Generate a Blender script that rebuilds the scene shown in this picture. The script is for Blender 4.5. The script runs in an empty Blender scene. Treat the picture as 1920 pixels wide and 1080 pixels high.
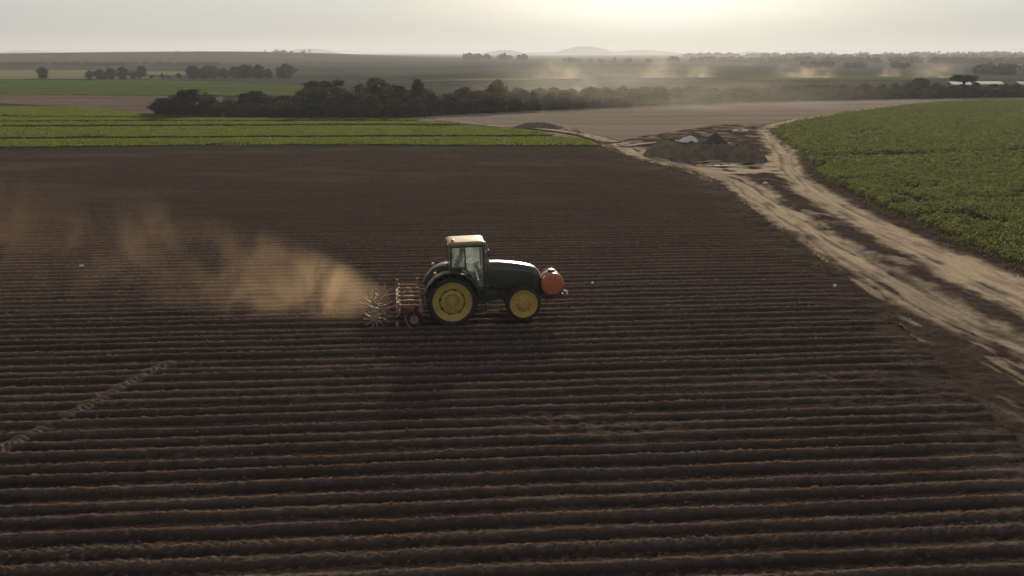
import bpy, bmesh, math, random
import numpy as np
from mathutils import Vector, Matrix, Euler

R = math.radians
PI = math.pi
rnd = random.Random(7)
rng = np.random.default_rng(7)
scene = bpy.context.scene
COL = scene.collection

# ------------------------------------------------------------------ camera
FPX, CAM_H, PITCH = 1884.0, 10.26, R(13.15)      # focal length in photo pixels (1920 wide)
cam_data = bpy.data.cameras.new('camera')
cam_data.sensor_width = 36.0
cam_data.lens = 36.0 * FPX / 1920.0
cam_data.clip_start, cam_data.clip_end = 0.5, 60000
cam = bpy.data.objects.new('camera', cam_data)
cam.location = (0, 0, CAM_H)
cam.rotation_euler = (PI / 2 - PITCH, 0, 0)
COL.objects.link(cam)
scene.camera = cam

# ------------------------------------------------------------------ sun, sky, exposure
SUN_EL, SUN_AZ = R(16.0), R(6.8)                 # azimuth to the right of the view direction (+Y)
SUN_DIR = Vector((math.sin(SUN_AZ) * math.cos(SUN_EL), math.cos(SUN_AZ) * math.cos(SUN_EL), math.sin(SUN_EL)))
sun_data = bpy.data.lights.new('sun', 'SUN')
sun_data.energy = 5.0
sun_data.angle = R(1.6)
sun_data.color = (1.0, 0.86, 0.68)
sun = bpy.data.objects.new('sun', sun_data)
sun.rotation_euler = SUN_DIR.to_track_quat('Z', 'Y').to_euler()
sun.location = (0, 0, 50)
COL.objects.link(sun)

scene.view_settings.view_transform = 'Standard'
scene.view_settings.look = 'None'
scene.view_settings.exposure = 0.0
scene.view_settings.gamma = 1.0
scene.view_settings.use_curve_mapping = False
scene.cycles.max_bounces = 8
scene.cycles.volume_bounces = 1
scene.cycles.transparent_max_bounces = 16
scene.cycles.volume_max_steps = 128
scene.cycles.use_denoising = True


class NT:
    """small helper round a node tree"""
    def __init__(s, tree):
        s.t = tree
        s.n = tree.nodes
        s.l = tree.links

    def node(s, kind, **kw):
        n = s.n.new(kind)
        for k, v in kw.items():
            setattr(n, k, v)
        return n

    def put(s, sock, v):
        if isinstance(v, bpy.types.NodeSocket):
            s.l.new(v, sock)
        else:
            sock.default_value = v

    def m(s, op, a, b=0.0, c=None, clamp=False):
        n = s.node('ShaderNodeMath', operation=op, use_clamp=clamp)
        s.put(n.inputs[0], a)
        s.put(n.inputs[1], b)
        if c is not None:
            s.put(n.inputs[2], c)
        return n.outputs[0]

    def vm(s, op, a, b=None, out=0):
        n = s.node('ShaderNodeVectorMath', operation=op)
        s.put(n.inputs[0], a)
        if b is not None:
            s.put(n.inputs[1], b)
        return n.outputs['Value'] if op in ('DOT_PRODUCT', 'LENGTH', 'DISTANCE') else n.outputs[0]

    def mapr(s, v, a, b, c=0.0, d=1.0, smooth=True):
        n = s.node('ShaderNodeMapRange')
        n.interpolation_type = 'SMOOTHSTEP' if smooth else 'LINEAR'
        s.put(n.inputs[0], v)
        for i, q in enumerate((a, b, c, d)):
            s.put(n.inputs[i + 1], q)
        return n.outputs[0]

    def mix(s, f, a, b):
        n = s.node('ShaderNodeMix', data_type='RGBA')
        s.put(n.inputs['Factor'], f)
        for sock, v in ((n.inputs['A'], a), (n.inputs['B'], b)):
            pass
        ia = [i for i in n.inputs if i.name == 'A' and i.type == 'RGBA'][0]
        ib = [i for i in n.inputs if i.name == 'B' and i.type == 'RGBA'][0]
        s.put(ia, a if isinstance(a, bpy.types.NodeSocket) else (*a, 1.0))
        s.put(ib, b if isinstance(b, bpy.types.NodeSocket) else (*b, 1.0))
        return [o for o in n.outputs if o.type == 'RGBA'][0]

    def noise(s, vec, scale, detail=4.0, rough=0.55, dist=0.0):
        n = s.node('ShaderNodeTexNoise')
        s.put(n.inputs['Vector'], vec)
        n.inputs['Scale'].default_value = scale
        n.inputs['Detail'].default_value = detail
        n.inputs['Roughness'].default_value = rough
        n.inputs['Distortion'].default_value = dist
        return n.outputs[0]

    def mapping(s, vec, scale=(1, 1, 1), loc=(0, 0, 0), rot=(0, 0, 0)):
        n = s.node('ShaderNodeMapping')
        s.put(n.inputs['Vector'], vec)
        n.inputs['Scale'].default_value = scale
        n.inputs['Location'].default_value = loc
        n.inputs['Rotation'].default_value = rot
        return n.outputs[0]


world = bpy.data.worlds.new('World')
scene.world = world
world.use_nodes = True
w = NT(world.node_tree)
w.n.clear()
sky = w.node('ShaderNodeTexSky', sky_type='NISHITA')
sky.sun_disc = False
sky.sun_elevation = SUN_EL
sky.sun_rotation = SUN_AZ
sky.air_density, sky.dust_density, sky.ozone_density = 1.0, 4.0, 1.0
wdir = w.node('ShaderNodeTexCoord').outputs['Generated']
# thin overcast in front of the blue: streaky cloud, thinner (brighter) round the sun
cn = w.noise(w.mapping(wdir, scale=(2.2, 2.2, 16.0)), 2.4, 5.0, 0.55, 0.3)
cover = w.mapr(cn, 0.30, 0.72, 0.95, 0.99)
sunv = w.vm('DOT_PRODUCT', wdir, tuple(Vector((math.sin(R(8)) * math.cos(R(7)), math.cos(R(8)) * math.cos(R(7)), math.sin(R(7))))))
ang = w.m('ARCCOSINE', w.m('MINIMUM', sunv, 1.0))
halo = w.m('EXPONENT', w.m('MULTIPLY', w.m('POWER', w.m('DIVIDE', ang, R(9.0)), 2.0), -1.0))
halo2 = w.m('EXPONENT', w.m('MULTIPLY', w.m('DIVIDE', ang, R(14.0)), -1.0))
wz_ = w.node('ShaderNodeSeparateXYZ')
w.l.new(wdir, wz_.inputs[0])
dome = w.mapr(wz_.outputs[2], 0.02, 0.6, 1.0, 0.46)        # an overcast dome, dimmer overhead than low down
gl = w.mix(w.mapr(cn, 0.3, 0.7), (5.65, 5.85, 5.65), (5.85, 6.05, 5.85))
gsc = w.node('ShaderNodeVectorMath', operation='SCALE')
w.put(gsc.inputs[0], gl)
w.put(gsc.inputs['Scale'], dome)
grey = gsc.outputs[0]
warm = w.node('ShaderNodeMix', data_type='RGBA', blend_type='ADD')
warm.clamp_result = False
base = w.mix(cover, sky.outputs[0], grey)
def addcol(fac, a, col):
    n = w.node('ShaderNodeMix', data_type='RGBA', blend_type='ADD')
    w.put(n.inputs['Factor'], fac)
    ia = [i for i in n.inputs if i.name == 'A' and i.type == 'RGBA'][0]
    ib = [i for i in n.inputs if i.name == 'B' and i.type == 'RGBA'][0]
    w.put(ia, a)
    ib.default_value = (*col, 1)
    return [o for o in n.outputs if o.type == 'RGBA'][0]
w.n.remove(warm)
lit = addcol(halo2, base, (2.9, 2.6, 1.6))
lit = addcol(halo, lit, (6.4, 6.0, 4.9))
bg = w.node('ShaderNodeBackground')
lsc = w.node('ShaderNodeVectorMath', operation='SCALE')    # the air dims the cloud low over the horizon
w.put(lsc.inputs[0], lit)
w.put(lsc.inputs['Scale'], w.mapr(wz_.outputs[2], -0.005, 0.055, 0.66, 1.0))
w.l.new(lsc.outputs[0], bg.inputs['Color'])
bg.inputs['Strength'].default_value = 0.096
wo = w.node('ShaderNodeOutputWorld')
w.l.new(bg.outputs[0], wo.inputs['Surface'])

# ------------------------------------------------------------------ helpers: objects and tags
def empty(name, loc=(0, 0, 0), rz=0.0, parent=None):
    o = bpy.data.objects.new(name, None)
    o.empty_display_size = 0.3
    COL.objects.link(o)
    o.location = loc
    o.rotation_euler = (0, 0, rz)
    if parent:
        o.parent = parent
    return o


def tag(o, label=None, cat=None, group=None, kind=None):
    if label:
        o['label'] = label
    if cat:
        o['category'] = cat
    if group:
        o['group'] = group
    if kind:
        o['kind'] = kind
    return o


def np_mesh(name, verts, quads, mat, parent=None, smooth=True, attrs=None):
    verts = np.asarray(verts, dtype=np.float32)
    quads = np.asarray(quads, dtype=np.int32)
    me = bpy.data.meshes.new(name)
    me.vertices.add(len(verts))
    me.vertices.foreach_set('co', verts.ravel())
    n, k = quads.shape
    me.loops.add(n * k)
    me.loops.foreach_set('vertex_index', quads.ravel())
    me.polygons.add(n)
    me.polygons.foreach_set('loop_start', np.arange(0, n * k, k, dtype=np.int32))
    me.polygons.foreach_set('loop_total', np.full(n, k, dtype=np.int32))
    me.polygons.foreach_set('use_smooth', np.full(n, smooth, dtype=bool))
    if attrs:
        for an, av in attrs.items():
            a = me.attributes.new(an, 'FLOAT', 'POINT')
            a.data.foreach_set('value', np.asarray(av, dtype=np.float32).ravel())
    me.update(calc_edges=True)
    me.materials.append(mat)
    o = bpy.data.objects.new(name, me)
    COL.objects.link(o)
    if parent:
        o.parent = parent
    return o


class MB:
    """collects simple shapes, builds ONE mesh object"""
    def __init__(s):
        s.v, s.f = [], []

    def add(s, vs, fs):
        b = len(s.v)
        s.v += [tuple(p) for p in vs]
        s.f += [tuple(i + b for i in f) for f in fs]
        return s

    def box(s, c, d, rot=None):
        hx, hy, hz = d[0] / 2, d[1] / 2, d[2] / 2
        vs = [Vector((x, y, z)) for x in (-hx, hx) for y in (-hy, hy) for z in (-hz, hz)]
        if rot:
            mt = Euler(rot).to_matrix()
            vs = [mt @ p for p in vs]
        vs = [p + Vector(c) for p in vs]
        return s.add(vs, [(0, 1, 3, 2), (4, 6, 7, 5), (0, 4, 5, 1), (2, 3, 7, 6), (0, 2, 6, 4), (1, 5, 7, 3)])

    def bar(s, a, b, wd, ht=None):
        """square bar from a to b"""
        return s.tube([a, b], wd / 2 * 1.414, 4, twist=PI / 4)

    def tube(s, path, r, n=8, twist=0.0, caps=True):
        path = [Vector(p) for p in path]
        rs = r if isinstance(r, (list, tuple)) else [r] * len(path)
        b = len(s.v)
        for i, p in enumerate(path):
            t = (path[min(i + 1, len(path) - 1)] - path[max(i - 1, 0)]).normalized()
            up = Vector((0, 0, 1)) if abs(t.z) < 0.95 else Vector((1, 0, 0))
            a = t.cross(up).normalized()
            c = a.cross(t).normalized()
            for k in range(n):
                q = 2 * PI * k / n + twist
                s.v.append(tuple(p + (a * math.cos(q) + c * math.sin(q)) * rs[i]))
        for i in range(len(path) - 1):
            for k in range(n):
                k2 = (k + 1) % n
                s.f.append((b + i * n + k, b + i * n + k2, b + (i + 1) * n + k2, b + (i + 1) * n + k))
        if caps:
            s.f.append(tuple(b + k for k in range(n))[::-1])
            e = b + (len(path) - 1) * n
            s.f.append(tuple(e + k for k in range(n)))
        return s

    def lathe(s, prof, c=(0, 0, 0), axis='y', n=40, closed=False, caps=True):
        """profile of (radius, offset along axis)"""
        b = len(s.v)
        for r, h in prof:
            for k in range(n):
                q = 2 * PI * k / n
                if axis == 'y':
                    p = (c[0] + r * math.cos(q), c[1] + h, c[2] + r * math.sin(q))
                elif axis == 'x':
                    p = (c[0] + h, c[1] + r * math.cos(q), c[2] + r * math.sin(q))
                else:
                    p = (c[0] + r * math.cos(q), c[1] + r * math.sin(q), c[2] + h)
                s.v.append(p)
        m = len(prof)
        for i in range(m if closed else m - 1):
            j = (i + 1) % m
            for k in range(n):
                k2 = (k + 1) % n
                s.f.append((b + i * n + k, b + i * n + k2, b + j * n + k2, b + j * n + k))
        if not closed and caps:
            if prof[0][0] > 1e-4:
                s.f.append(tuple(b + k for k in range(n)))
            if prof[-1][0] > 1e-4:
                s.f.append(tuple(b + (m - 1) * n + k for k in range(n)))
        return s

    def loft(s, rings, cap=True):
        b = len(s.v)
        n = len(rings[0])
        for rg in rings:
            s.v += [tuple(p) for p in rg]
        for i in range(len(rings) - 1):
            for k in range(n):
                k2 = (k + 1) % n
                s.f.append((b + i * n + k, b + i * n + k2, b + (i + 1) * n + k2, b + (i + 1) * n + k))
        if cap:
            s.f.append(tuple(b + k for k in range(n))[::-1])
            e = b + (len(rings) - 1) * n
            s.f.append(tuple(e + k for k in range(n)))
        return s

    def prism(s, pts, y0, y1):
        """outline in x,z pulled along y"""
        n = len(pts)
        vs = [(x, y0, z) for x, z in pts] + [(x, y1, z) for x, z in pts]
        fs = [tuple(range(n)), tuple(range(2 * n - 1, n - 1, -1))]
        fs += [(k, n + k, n + (k + 1) % n, (k + 1) % n) for k in range(n)]
        return s.add(vs, fs)

    def build(s, name, mat, parent=None, bevel=0.0, smooth=40, loc=None):
        me = bpy.data.meshes.new(name)
        me.from_pydata(s.v, [], s.f)
        bm = bmesh.new()
        bm.from_mesh(me)
        bmesh.ops.recalc_face_normals(bm, faces=bm.faces)
        if bevel:
            es = [e for e in bm.edges if len(e.link_faces) == 2 and e.calc_face_angle(0) > R(35)]
            bmesh.ops.bevel(bm, geom=es, offset=bevel, segments=2, affect='EDGES', profile=0.6)
        for f in bm.faces:
            f.smooth = True
        for e in bm.edges:
            if len(e.link_faces) == 2 and e.calc_face_angle(0) > R(smooth):
                e.smooth = False
        bm.to_mesh(me)
        bm.free()
        me.materials.append(mat)
        o = bpy.data.objects.new(name, me)
        COL.objects.link(o)
        if parent:
            o.parent = parent
        if loc:
            o.location = loc
        return o


# ------------------------------------------------------------------ numpy noise
_T = rng.random((256, 256))


def vnoise(x, y):
    xi, yi = np.floor(x).astype(np.int64), np.floor(y).astype(np.int64)
    fx, fy = x - xi, y - yi
    fx, fy = fx * fx * (3 - 2 * fx), fy * fy * (3 - 2 * fy)
    a, b = _T[xi & 255, yi & 255], _T[(xi + 1) & 255, yi & 255]
    c, d = _T[xi & 255, (yi + 1) & 255], _T[(xi + 1) & 255, (yi + 1) & 255]
    return (a * (1 - fx) + b * fx) * (1 - fy) + (c * (1 - fx) + d * fx) * fy


def fbm(x, y, o=4):
    s, a, t = 0, 0.5, 0
    for k in range(o):
        s = s + a * vnoise(x * 2 ** k + 17.3 * k, y * 2 ** k + 5.1 * k)
        t += a
        a *= 0.5
    return s / t


def sstep(a, b, x):
    t = np.clip((np.asarray(x, dtype=float) - a) / (b - a), 0, 1)
    return t * t * (3 - 2 * t)


# ------------------------------------------------------------------ terrain and picking ground points
def terrain(x, y):
    x, y = np.asarray(x, float), np.asarray(y, float)
    g = np.where(x < -430, np.exp(-((x + 430) / 560) ** 2), np.exp(-((x + 430) / 250) ** 2))
    h = 13.0 * g * sstep(600, 1500, y) * (1 - 0.7 * sstep(1600, 3200, y))
    h = h + 4.5 * sstep(500, 1500, x) * sstep(1200, 2600, y)
    h = h + 2.2 * (fbm(x / 420.0 + 9, y / 420.0 + 3, 3) - 0.5) * sstep(500, 1300, y)
    return h


def G(px, py):
    """ground point seen at photo pixel px, py"""
    c0, c1 = (px - 960) / FPX, (540 - py) / FPX
    cp, sp = math.cos(PITCH), math.sin(PITCH)
    d = Vector((c0, cp + c1 * sp, -sp + c1 * cp))
    t = -CAM_H / d.z if d.z < -1e-5 else 9000
    if d.y * t < 480:
        return (d.x * t, d.y * t)
    t = 300.0
    while t < 9000:
        if CAM_H + d.z * t < float(terrain(d.x * t, d.y * t)):
            break
        t *= 1.01
    return (d.x * t, d.y * t)


def GP(pts):
    return [G(*p) for p in pts]


def in_poly(x, y, poly):
    inside = np.zeros(np.shape(x), bool)
    n = len(poly)
    for i in range(n):
        x0, y0 = poly[i]
        x1, y1 = poly[(i + 1) % n]
        if y0 == y1:
            continue
        c = ((y0 > y) != (y1 > y)) & (x < (x1 - x0) * (y - y0) / (y1 - y0) + x0)
        inside ^= c
    return inside


def grid_quads(nr, nc):
    i = np.arange(nr * nc).reshape(nr, nc)
    return np.stack([i[:-1, :-1], i[:-1, 1:], i[1:, 1:], i[1:, :-1]], -1).reshape(-1, 4)


def compact(verts, quads, attrs=None):
    used = np.unique(quads)
    mp = np.zeros(len(verts), np.int64)
    mp[used] = np.arange(len(used))
    return verts[used], mp[quads], {k: v[used] for k, v in (attrs or {}).items()}


# ------------------------------------------------------------------ materials
def princ(nt):
    n = nt.node('ShaderNodeBsdfPrincipled')
    o = nt.node('ShaderNodeOutputMaterial')
    nt.l.new(n.outputs[0], o.inputs['Surface'])
    return n, o


def mat_new(name):
    m = bpy.data.materials.new(name)
    m.use_nodes = True
    m.node_tree.nodes.clear()
    return m, NT(m.node_tree)


def soil_mat(name, dark, light, attr=None, scale=0.6, rough=0.95, bump=0.5, bscale=9.0, stretch=(1, 1, 1), rot=0.0, contrast=(0.3, 0.7), attr_col=None, spec=0.0):
    m, t = mat_new(name)
    p, o = princ(t)
    pos = t.node('ShaderNodeNewGeometry').outputs['Position']
    v = t.mapping(pos, scale=stretch, rot=(0, 0, rot))
    n1 = t.noise(v, scale, 6, 0.62)
    n2 = t.noise(pos, scale * 7.3, 4, 0.6)
    f = t.mapr(t.m('ADD', t.m('MULTIPLY', n1, 0.65), t.m('MULTIPLY', n2, 0.35)), contrast[0], contrast[1])
    col = t.mix(f, dark, light)
    if attr:
        a = t.node('ShaderNodeAttribute', attribute_name=attr).outputs['Fac']
        col = t.mix(t.m('MULTIPLY', a, t.mapr(n2, 0.25, 0.65, 0.65, 1.0), clamp=True), col, attr_col)
    t.put(p.inputs['Base Color'], col)
    p.inputs['Roughness'].default_value = rough
    p.inputs['Specular IOR Level'].default_value = spec
    b = t.node('ShaderNodeBump')
    b.inputs['Strength'].default_value = bump
    b.inputs['Distance'].default_value = 0.06
    t.put(b.inputs['Height'], t.noise(pos, bscale, 5, 0.65))
    t.l.new(b.outputs[0], p.inputs['Normal'])
    return m


def leaf_mat(name, c1, c2, c3, scale=0.25, trans=0.45, tcol=None, big=None):
    m, t = mat_new(name)
    o = t.node('ShaderNodeOutputMaterial')
    pos = t.node('ShaderNodeNewGeometry').outputs['Position']
    rndi = t.node('ShaderNodeNewGeometry').outputs['Random Per Island']
    n1 = t.noise(pos, scale, 4, 0.6)
    col = t.mix(t.mapr(n1, 0.33, 0.67), c1, c2)
    col = t.mix(t.m('MULTIPLY', rndi, 0.55), col, c3)
    d = t.node('ShaderNodeBsdfPrincipled')
    t.put(d.inputs['Base Color'], col)
    d.inputs['Roughness'].default_value = 0.6
    d.inputs['Specular IOR Level'].default_value = 0.06
    tr = t.node('ShaderNodeBsdfTranslucent')
    if tcol:
        t.put(tr.inputs['Color'], t.mix(0.6, col, tcol))
    else:
        t.put(tr.inputs['Color'], col)
    mx = t.node('ShaderNodeMixShader')
    mx.inputs[0].default_value = trans
    t.l.new(d.outputs[0], mx.inputs[1])
    t.l.new(tr.outputs[0], mx.inputs[2])
    t.l.new(mx.outputs[0], o.inputs['Surface'])
    return m


def paint(name, col, rough=0.4, metal=0.0, coat=0.0, dirt=0.35, dirt_col=(0.16, 0.105, 0.07), spec=0.5, dscale=3.0, coat_r=0.15):
    """painted or rubber surface under a film of field dust"""
    m, t = mat_new(name)
    p, o = princ(t)
    co = t.node('ShaderNodeTexCoord').outputs['Object']
    n1 = t.noise(co, dscale, 6, 0.65)
    n2 = t.noise(co, dscale * 9, 3, 0.6)
    f = t.m('MULTIPLY', t.mapr(t.m('ADD', t.m('MULTIPLY', n1, 0.7), t.m('MULTIPLY', n2, 0.3)), 0.32, 0.72), dirt)
    t.put(p.inputs['Base Color'], t.mix(f, col, dirt_col))
    t.put(p.inputs['Roughness'], t.m('ADD', rough, t.m('MULTIPLY', f, 0.4), clamp=True))
    p.inputs['Metallic'].default_value = metal
    p.inputs['Coat Weight'].default_value = coat
    p.inputs['Coat Roughness'].default_value = coat_r
    p.inputs['Specular IOR Level'].default_value = spec
    return m


def glass_mat(name, tint=(0.86, 0.93, 0.92)):
    m, t = mat_new(name)
    o = t.node('ShaderNodeOutputMaterial')
    tr = t.node('ShaderNodeBsdfTransparent')
    tr.inputs['Color'].default_value = (*tint, 1)
    gl = t.node('ShaderNodeBsdfGlossy')
    gl.inputs['Roughness'].default_value = 0.08
    df = t.node('ShaderNodeBsdfDiffuse')
    df.inputs['Color'].default_value = (0.6, 0.58, 0.52, 1)
    dtr = t.node('ShaderNodeBsdfTranslucent')
    dtr.inputs['Color'].default_value = (0.75, 0.74, 0.68, 1)
    ad = t.node('ShaderNodeMixShader')
    ad.inputs[0].default_value = 0.6
    t.l.new(df.outputs[0], ad.inputs[1])
    t.l.new(dtr.outputs[0], ad.inputs[2])
    fr = t.node('ShaderNodeFresnel')
    fr.inputs['IOR'].default_value = 1.5
    m1 = t.node('ShaderNodeMixShader')
    t.l.new(fr.outputs[0], m1.inputs[0])
    t.l.new(tr.outputs[0], m1.inputs[1])
    t.l.new(gl.outputs[0], m1.inputs[2])
    co = t.node('ShaderNodeTexCoord').outputs['Object']
    m2 = t.node('ShaderNodeMixShader')                      # film of dust on the pane
    t.put(m2.inputs[0], t.mapr(t.noise(co, 2.5, 5, 0.6), 0.3, 0.75, 0.22, 0.5))
    t.l.new(m1.outputs[0], m2.inputs[1])
    t.l.new(ad.outputs[0], m2.inputs[2])
    t.l.new(m2.outputs[0], o.inputs['Surface'])
    return m


YAW = R(5.0)
MAT = {}
MAT['plough'] = soil_mat('ploughed_soil', (0.0205, 0.0155, 0.0142), (0.041, 0.031, 0.028), attr='dry_lit', spec=0.0, attr_col=(0.150, 0.106, 0.089), scale=0.5, bump=0.9, bscale=11, stretch=(0.3, 1, 1), rot=-YAW)  # pale tint carries painted crest sunlight and far veil glow, besides paler soil
MAT['ground'] = soil_mat('open_ground', (0.034, 0.036, 0.03), (0.075, 0.075, 0.06), scale=0.012, bump=0.2, bscale=0.6, stretch=(0.35, 1, 1))
MAT['headland'] = soil_mat('headland_soil', (0.036, 0.026, 0.022), (0.085, 0.06, 0.049), attr='sand', attr_col=(0.48, 0.385, 0.28), scale=0.7, bump=0.9, bscale=7)
MAT['sand'] = soil_mat('sandy_track', (0.036, 0.026, 0.022), (0.085, 0.06, 0.049), attr='sand', attr_col=(0.49, 0.395, 0.285), scale=1.2, bump=0.7, bscale=6)
MAT['pale_soil'] = soil_mat('pale_field_soil', (0.19, 0.153, 0.130), (0.30, 0.25, 0.215), scale=0.16, bump=0.5, bscale=2.2, stretch=(0.12, 1, 1), rot=R(-3))
MAT['crop_soil'] = soil_mat('crop_soil', (0.03, 0.028, 0.018), (0.07, 0.06, 0.035), scale=1.0)
MAT['field_brown'] = soil_mat('brown_field_soil', (0.105, 0.07, 0.06), (0.18, 0.135, 0.115), scale=0.1, bump=0.3, bscale=1.5, stretch=(0.3, 1, 1), rot=R(25))
MAT['field_green'] = soil_mat('green_field', (0.05, 0.075, 0.022), (0.10, 0.125, 0.035), scale=0.05, bump=0.6, bscale=1.2, stretch=(0.2, 1, 1))
MAT['field_straw'] = soil_mat('straw_field', (0.13, 0.125, 0.065), (0.2, 0.18, 0.1), scale=0.02, bump=0.3, bscale=0.6, stretch=(0.3, 1, 1))
MAT['field_grey'] = soil_mat('grey_green_field', (0.06, 0.062, 0.052), (0.09, 0.092, 0.075), scale=0.01, bump=0.3, bscale=0.3, stretch=(0.25, 1, 1))
MAT['field_dark'] = soil_mat('dark_field', (0.035, 0.04, 0.032), (0.06, 0.06, 0.045), scale=0.01, bump=0.3, bscale=0.3, stretch=(0.25, 1, 1))
MAT['hill'] = soil_mat('hill_land', (0.07, 0.08, 0.07), (0.12, 0.125, 0.10), scale=0.002, bump=0.0, bscale=0.02)

# ------------------------------------------------------------------ the base ground, one sheet to the horizon
ds = np.concatenate([np.linspace(-60, 20, 12), np.geomspace(24, 10700, 240)])
ss = np.linspace(-1, 1, 181)
D, S = np.meshgrid(ds, ss, indexing='ij')
X = S * (140 + np.maximum(D, 0) * 0.9)
Z = terrain(X, D) - 0.32
np_mesh('ground', np.stack([X, D, Z], -1).reshape(-1, 3), grid_quads(*D.shape), MAT['ground']).__setitem__('kind', 'structure')


def drape(name, px_poly, mat, zoff, res, rough_h=0.0, world=None, rscale=1.0):
    poly = world or GP(px_poly)
    xs, ys = [p[0] for p in poly], [p[1] for p in poly]
    gx = np.arange(min(xs), max(xs) + res[0], res[0])
    gy = np.arange(min(ys), max(ys) + res[1], res[1])
    Y, Xg = np.meshgrid(gy, gx, indexing='ij')
    q = grid_quads(*Y.shape)
    Zg = terrain(Xg, Y) + zoff
    if rough_h:
        Zg = Zg + rough_h * (fbm(Xg / rscale, Y / rscale, 3) - 0.5)
    V = np.stack([Xg, Y, Zg], -1).reshape(-1, 3)
    c = V[q].mean(1)
    q = q[in_poly(c[:, 0], c[:, 1], poly)]
    V, q, _ = compact(V, q)
    o = np_mesh(name, V, q, mat)
    o['kind'] = 'structure'
    return o


# ------------------------------------------------------------------ ploughed field with furrows
FIELD_R = GP([(1128, 274), (1165, 288), (1200, 299), (1350, 347), (1410, 390), (1475, 440), (1560, 497), (1660, 580), (1735, 650), (1800, 725), (1890, 805), (1960, 880), (2100, 1040), (2200, 1160)])
fr_d = np.array([p[1] for p in FIELD_R])[::-1]
fr_x = np.array([p[0] for p in FIELD_R])[::-1]
FAR_E = GP([(-260, 279), (0, 277.5), (300, 273.5), (640, 272), (900, 273.5), (1128, 274)])
fe_x = np.array([p[0] for p in FAR_E])
fe_d = np.array([p[1] for p in FAR_E])
O0 = np.array([0.0, 38.0])
EU = np.array([math.cos(YAW), math.sin(YAW)])
EV = np.array([-math.sin(YAW), math.cos(YAW)])
ROW = 0.79
vs = [-27.0]
while vs[-1] < 86:
    vs.append(vs[-1] + min(max(0.0021 * (38 + vs[-1]), 0.032), 0.10))
vs = np.array(vs)
su = np.linspace(-1, 1, 640)
V_, S_ = np.meshgrid(vs, su, indexing='ij')
U_ = S_ * (9 + (38 + V_) * 0.60)
PX = O0[0] + U_ * EU[0] + V_ * EV[0]
PY = O0[1] + U_ * EU[1] + V_ * EV[1]
edge = np.interp(PY, fr_d, fr_x) - PX                         # metres inside the right-hand edge
wob = 0.06 * (vnoise(U_ / 9.0, V_ / 6.0) - 0.5) + 0.05 * (vnoise(U_ / 1.1 + 40, V_ / 0.8) - 0.5)
ph = (V_ + wob + 60.0) / ROW
k = np.floor(ph).astype(int)
hj = _T[k & 255, 11]
ha = _T[k & 255, 23]
t = (ph - k - 0.5) * ROW + (hj - 0.5) * 0.22
amp = (0.075 + 0.06 * ha) * (0.15 + 0.85 * (1 - sstep(-18, 26, V_))) * (0.8 + 0.4 * vnoise(U_ / 2.3, k * 7.7))
prof = np.where(t > 0, np.exp(-(t / 0.20) ** 2), np.exp(-(t / 0.15) ** 2))
fade = sstep(-0.2, 3.0, edge + 2.2 * (_T[k & 255, 57] - 0.35) + 2.4 * (fbm(PX / 4, PY / 4, 3) - 0.5))
prof = prof * fade
h = amp * prof
clod = 0.5 * (fbm(PX / 0.30, PY / 0.14, 3) - 0.5) + 0.75 * (fbm(PX / 0.09 + 31, PY / 0.08, 2) - 0.5)
clod2 = np.clip(fbm(PX / 0.07 + 50, PY / 0.06, 2) - 0.60, 0, 1)
h = h + clod * (0.042 + 0.045 * prof) + clod2 * 0.16 + (fbm(PX / 3.0, PY / 3.0, 3) - 0.5) * 0.05
dry_lit = np.clip(prof * 0.75 + (clod + 0.1) * 0.8 * prof, 0, 1) * (0.55 + 0.45 * vnoise(U_ / 3.1, k * 3.3))  # sunlit crest lines put into the soil colour, over naturally paler soil
dry_lit = dry_lit + 0.55 * np.clip(clod2 * 5, 0, 1) * (0.2 + prof)
dry_lit = dry_lit * (0.30 + 0.70 * (1 - sstep(0, 36, V_)))
dry_lit = dry_lit + 0.16 * sstep(2, 40, V_)  # veil glow over the far field painted into the soil tone
dry_lit = dry_lit + 0.22 * sstep(0.5, 0.75, fbm(PX / 9 + 3, PY / 4, 4)) * sstep(20, 60, V_)
dry_lit = dry_lit + 0.4 * sstep(3.5, 0.0, edge) * sstep(0.35, 0.6, fbm(PX / 0.9, PY / 0.5, 3))
# a wheel track that crosses the furrows on the left
def along(a, b):
    a, b = np.array(a), np.array(b)
    L = np.linalg.norm(b - a)
    e = (b - a) / L
    s_ = (PX - a[0]) * e[0] + (PY - a[1]) * e[1]
    n_ = -(PX - a[0]) * e[1] + (PY - a[1]) * e[0]
    return s_, n_, L
s_, n_, L = along(G(-80, 885), G(322, 677))
n_ = n_ + 0.12 * (vnoise(s_ / 1.5, s_ * 0 + 3) - 0.5)
tr = np.exp(-(n_ / 0.23) ** 4) * sstep(-0.2, 0.2, s_) * sstep(L + 0.3, L - 0.3, s_) * sstep(0.22, 0.42, vnoise(s_ / 0.9, s_ * 0 + 9.1) + 0.1)
lug = np.sin(2 * PI * (s_ + np.abs(n_) * 0.8 + 0.5 * vnoise(s_ / 0.8, n_ / 0.4)) / 0.27) * (0.3 + 0.9 * vnoise(s_ / 0.35, n_ / 0.2 + 7))
h = h * (1 - 0.75 * tr) + tr * (0.055 + 0.06 * np.sign(lug) * np.abs(lug) ** 0.4)
dry_lit = dry_lit * (1 - tr) + tr * np.clip(0.6 + 1.1 * lug, 0.0, 1) * 2.2
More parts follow.
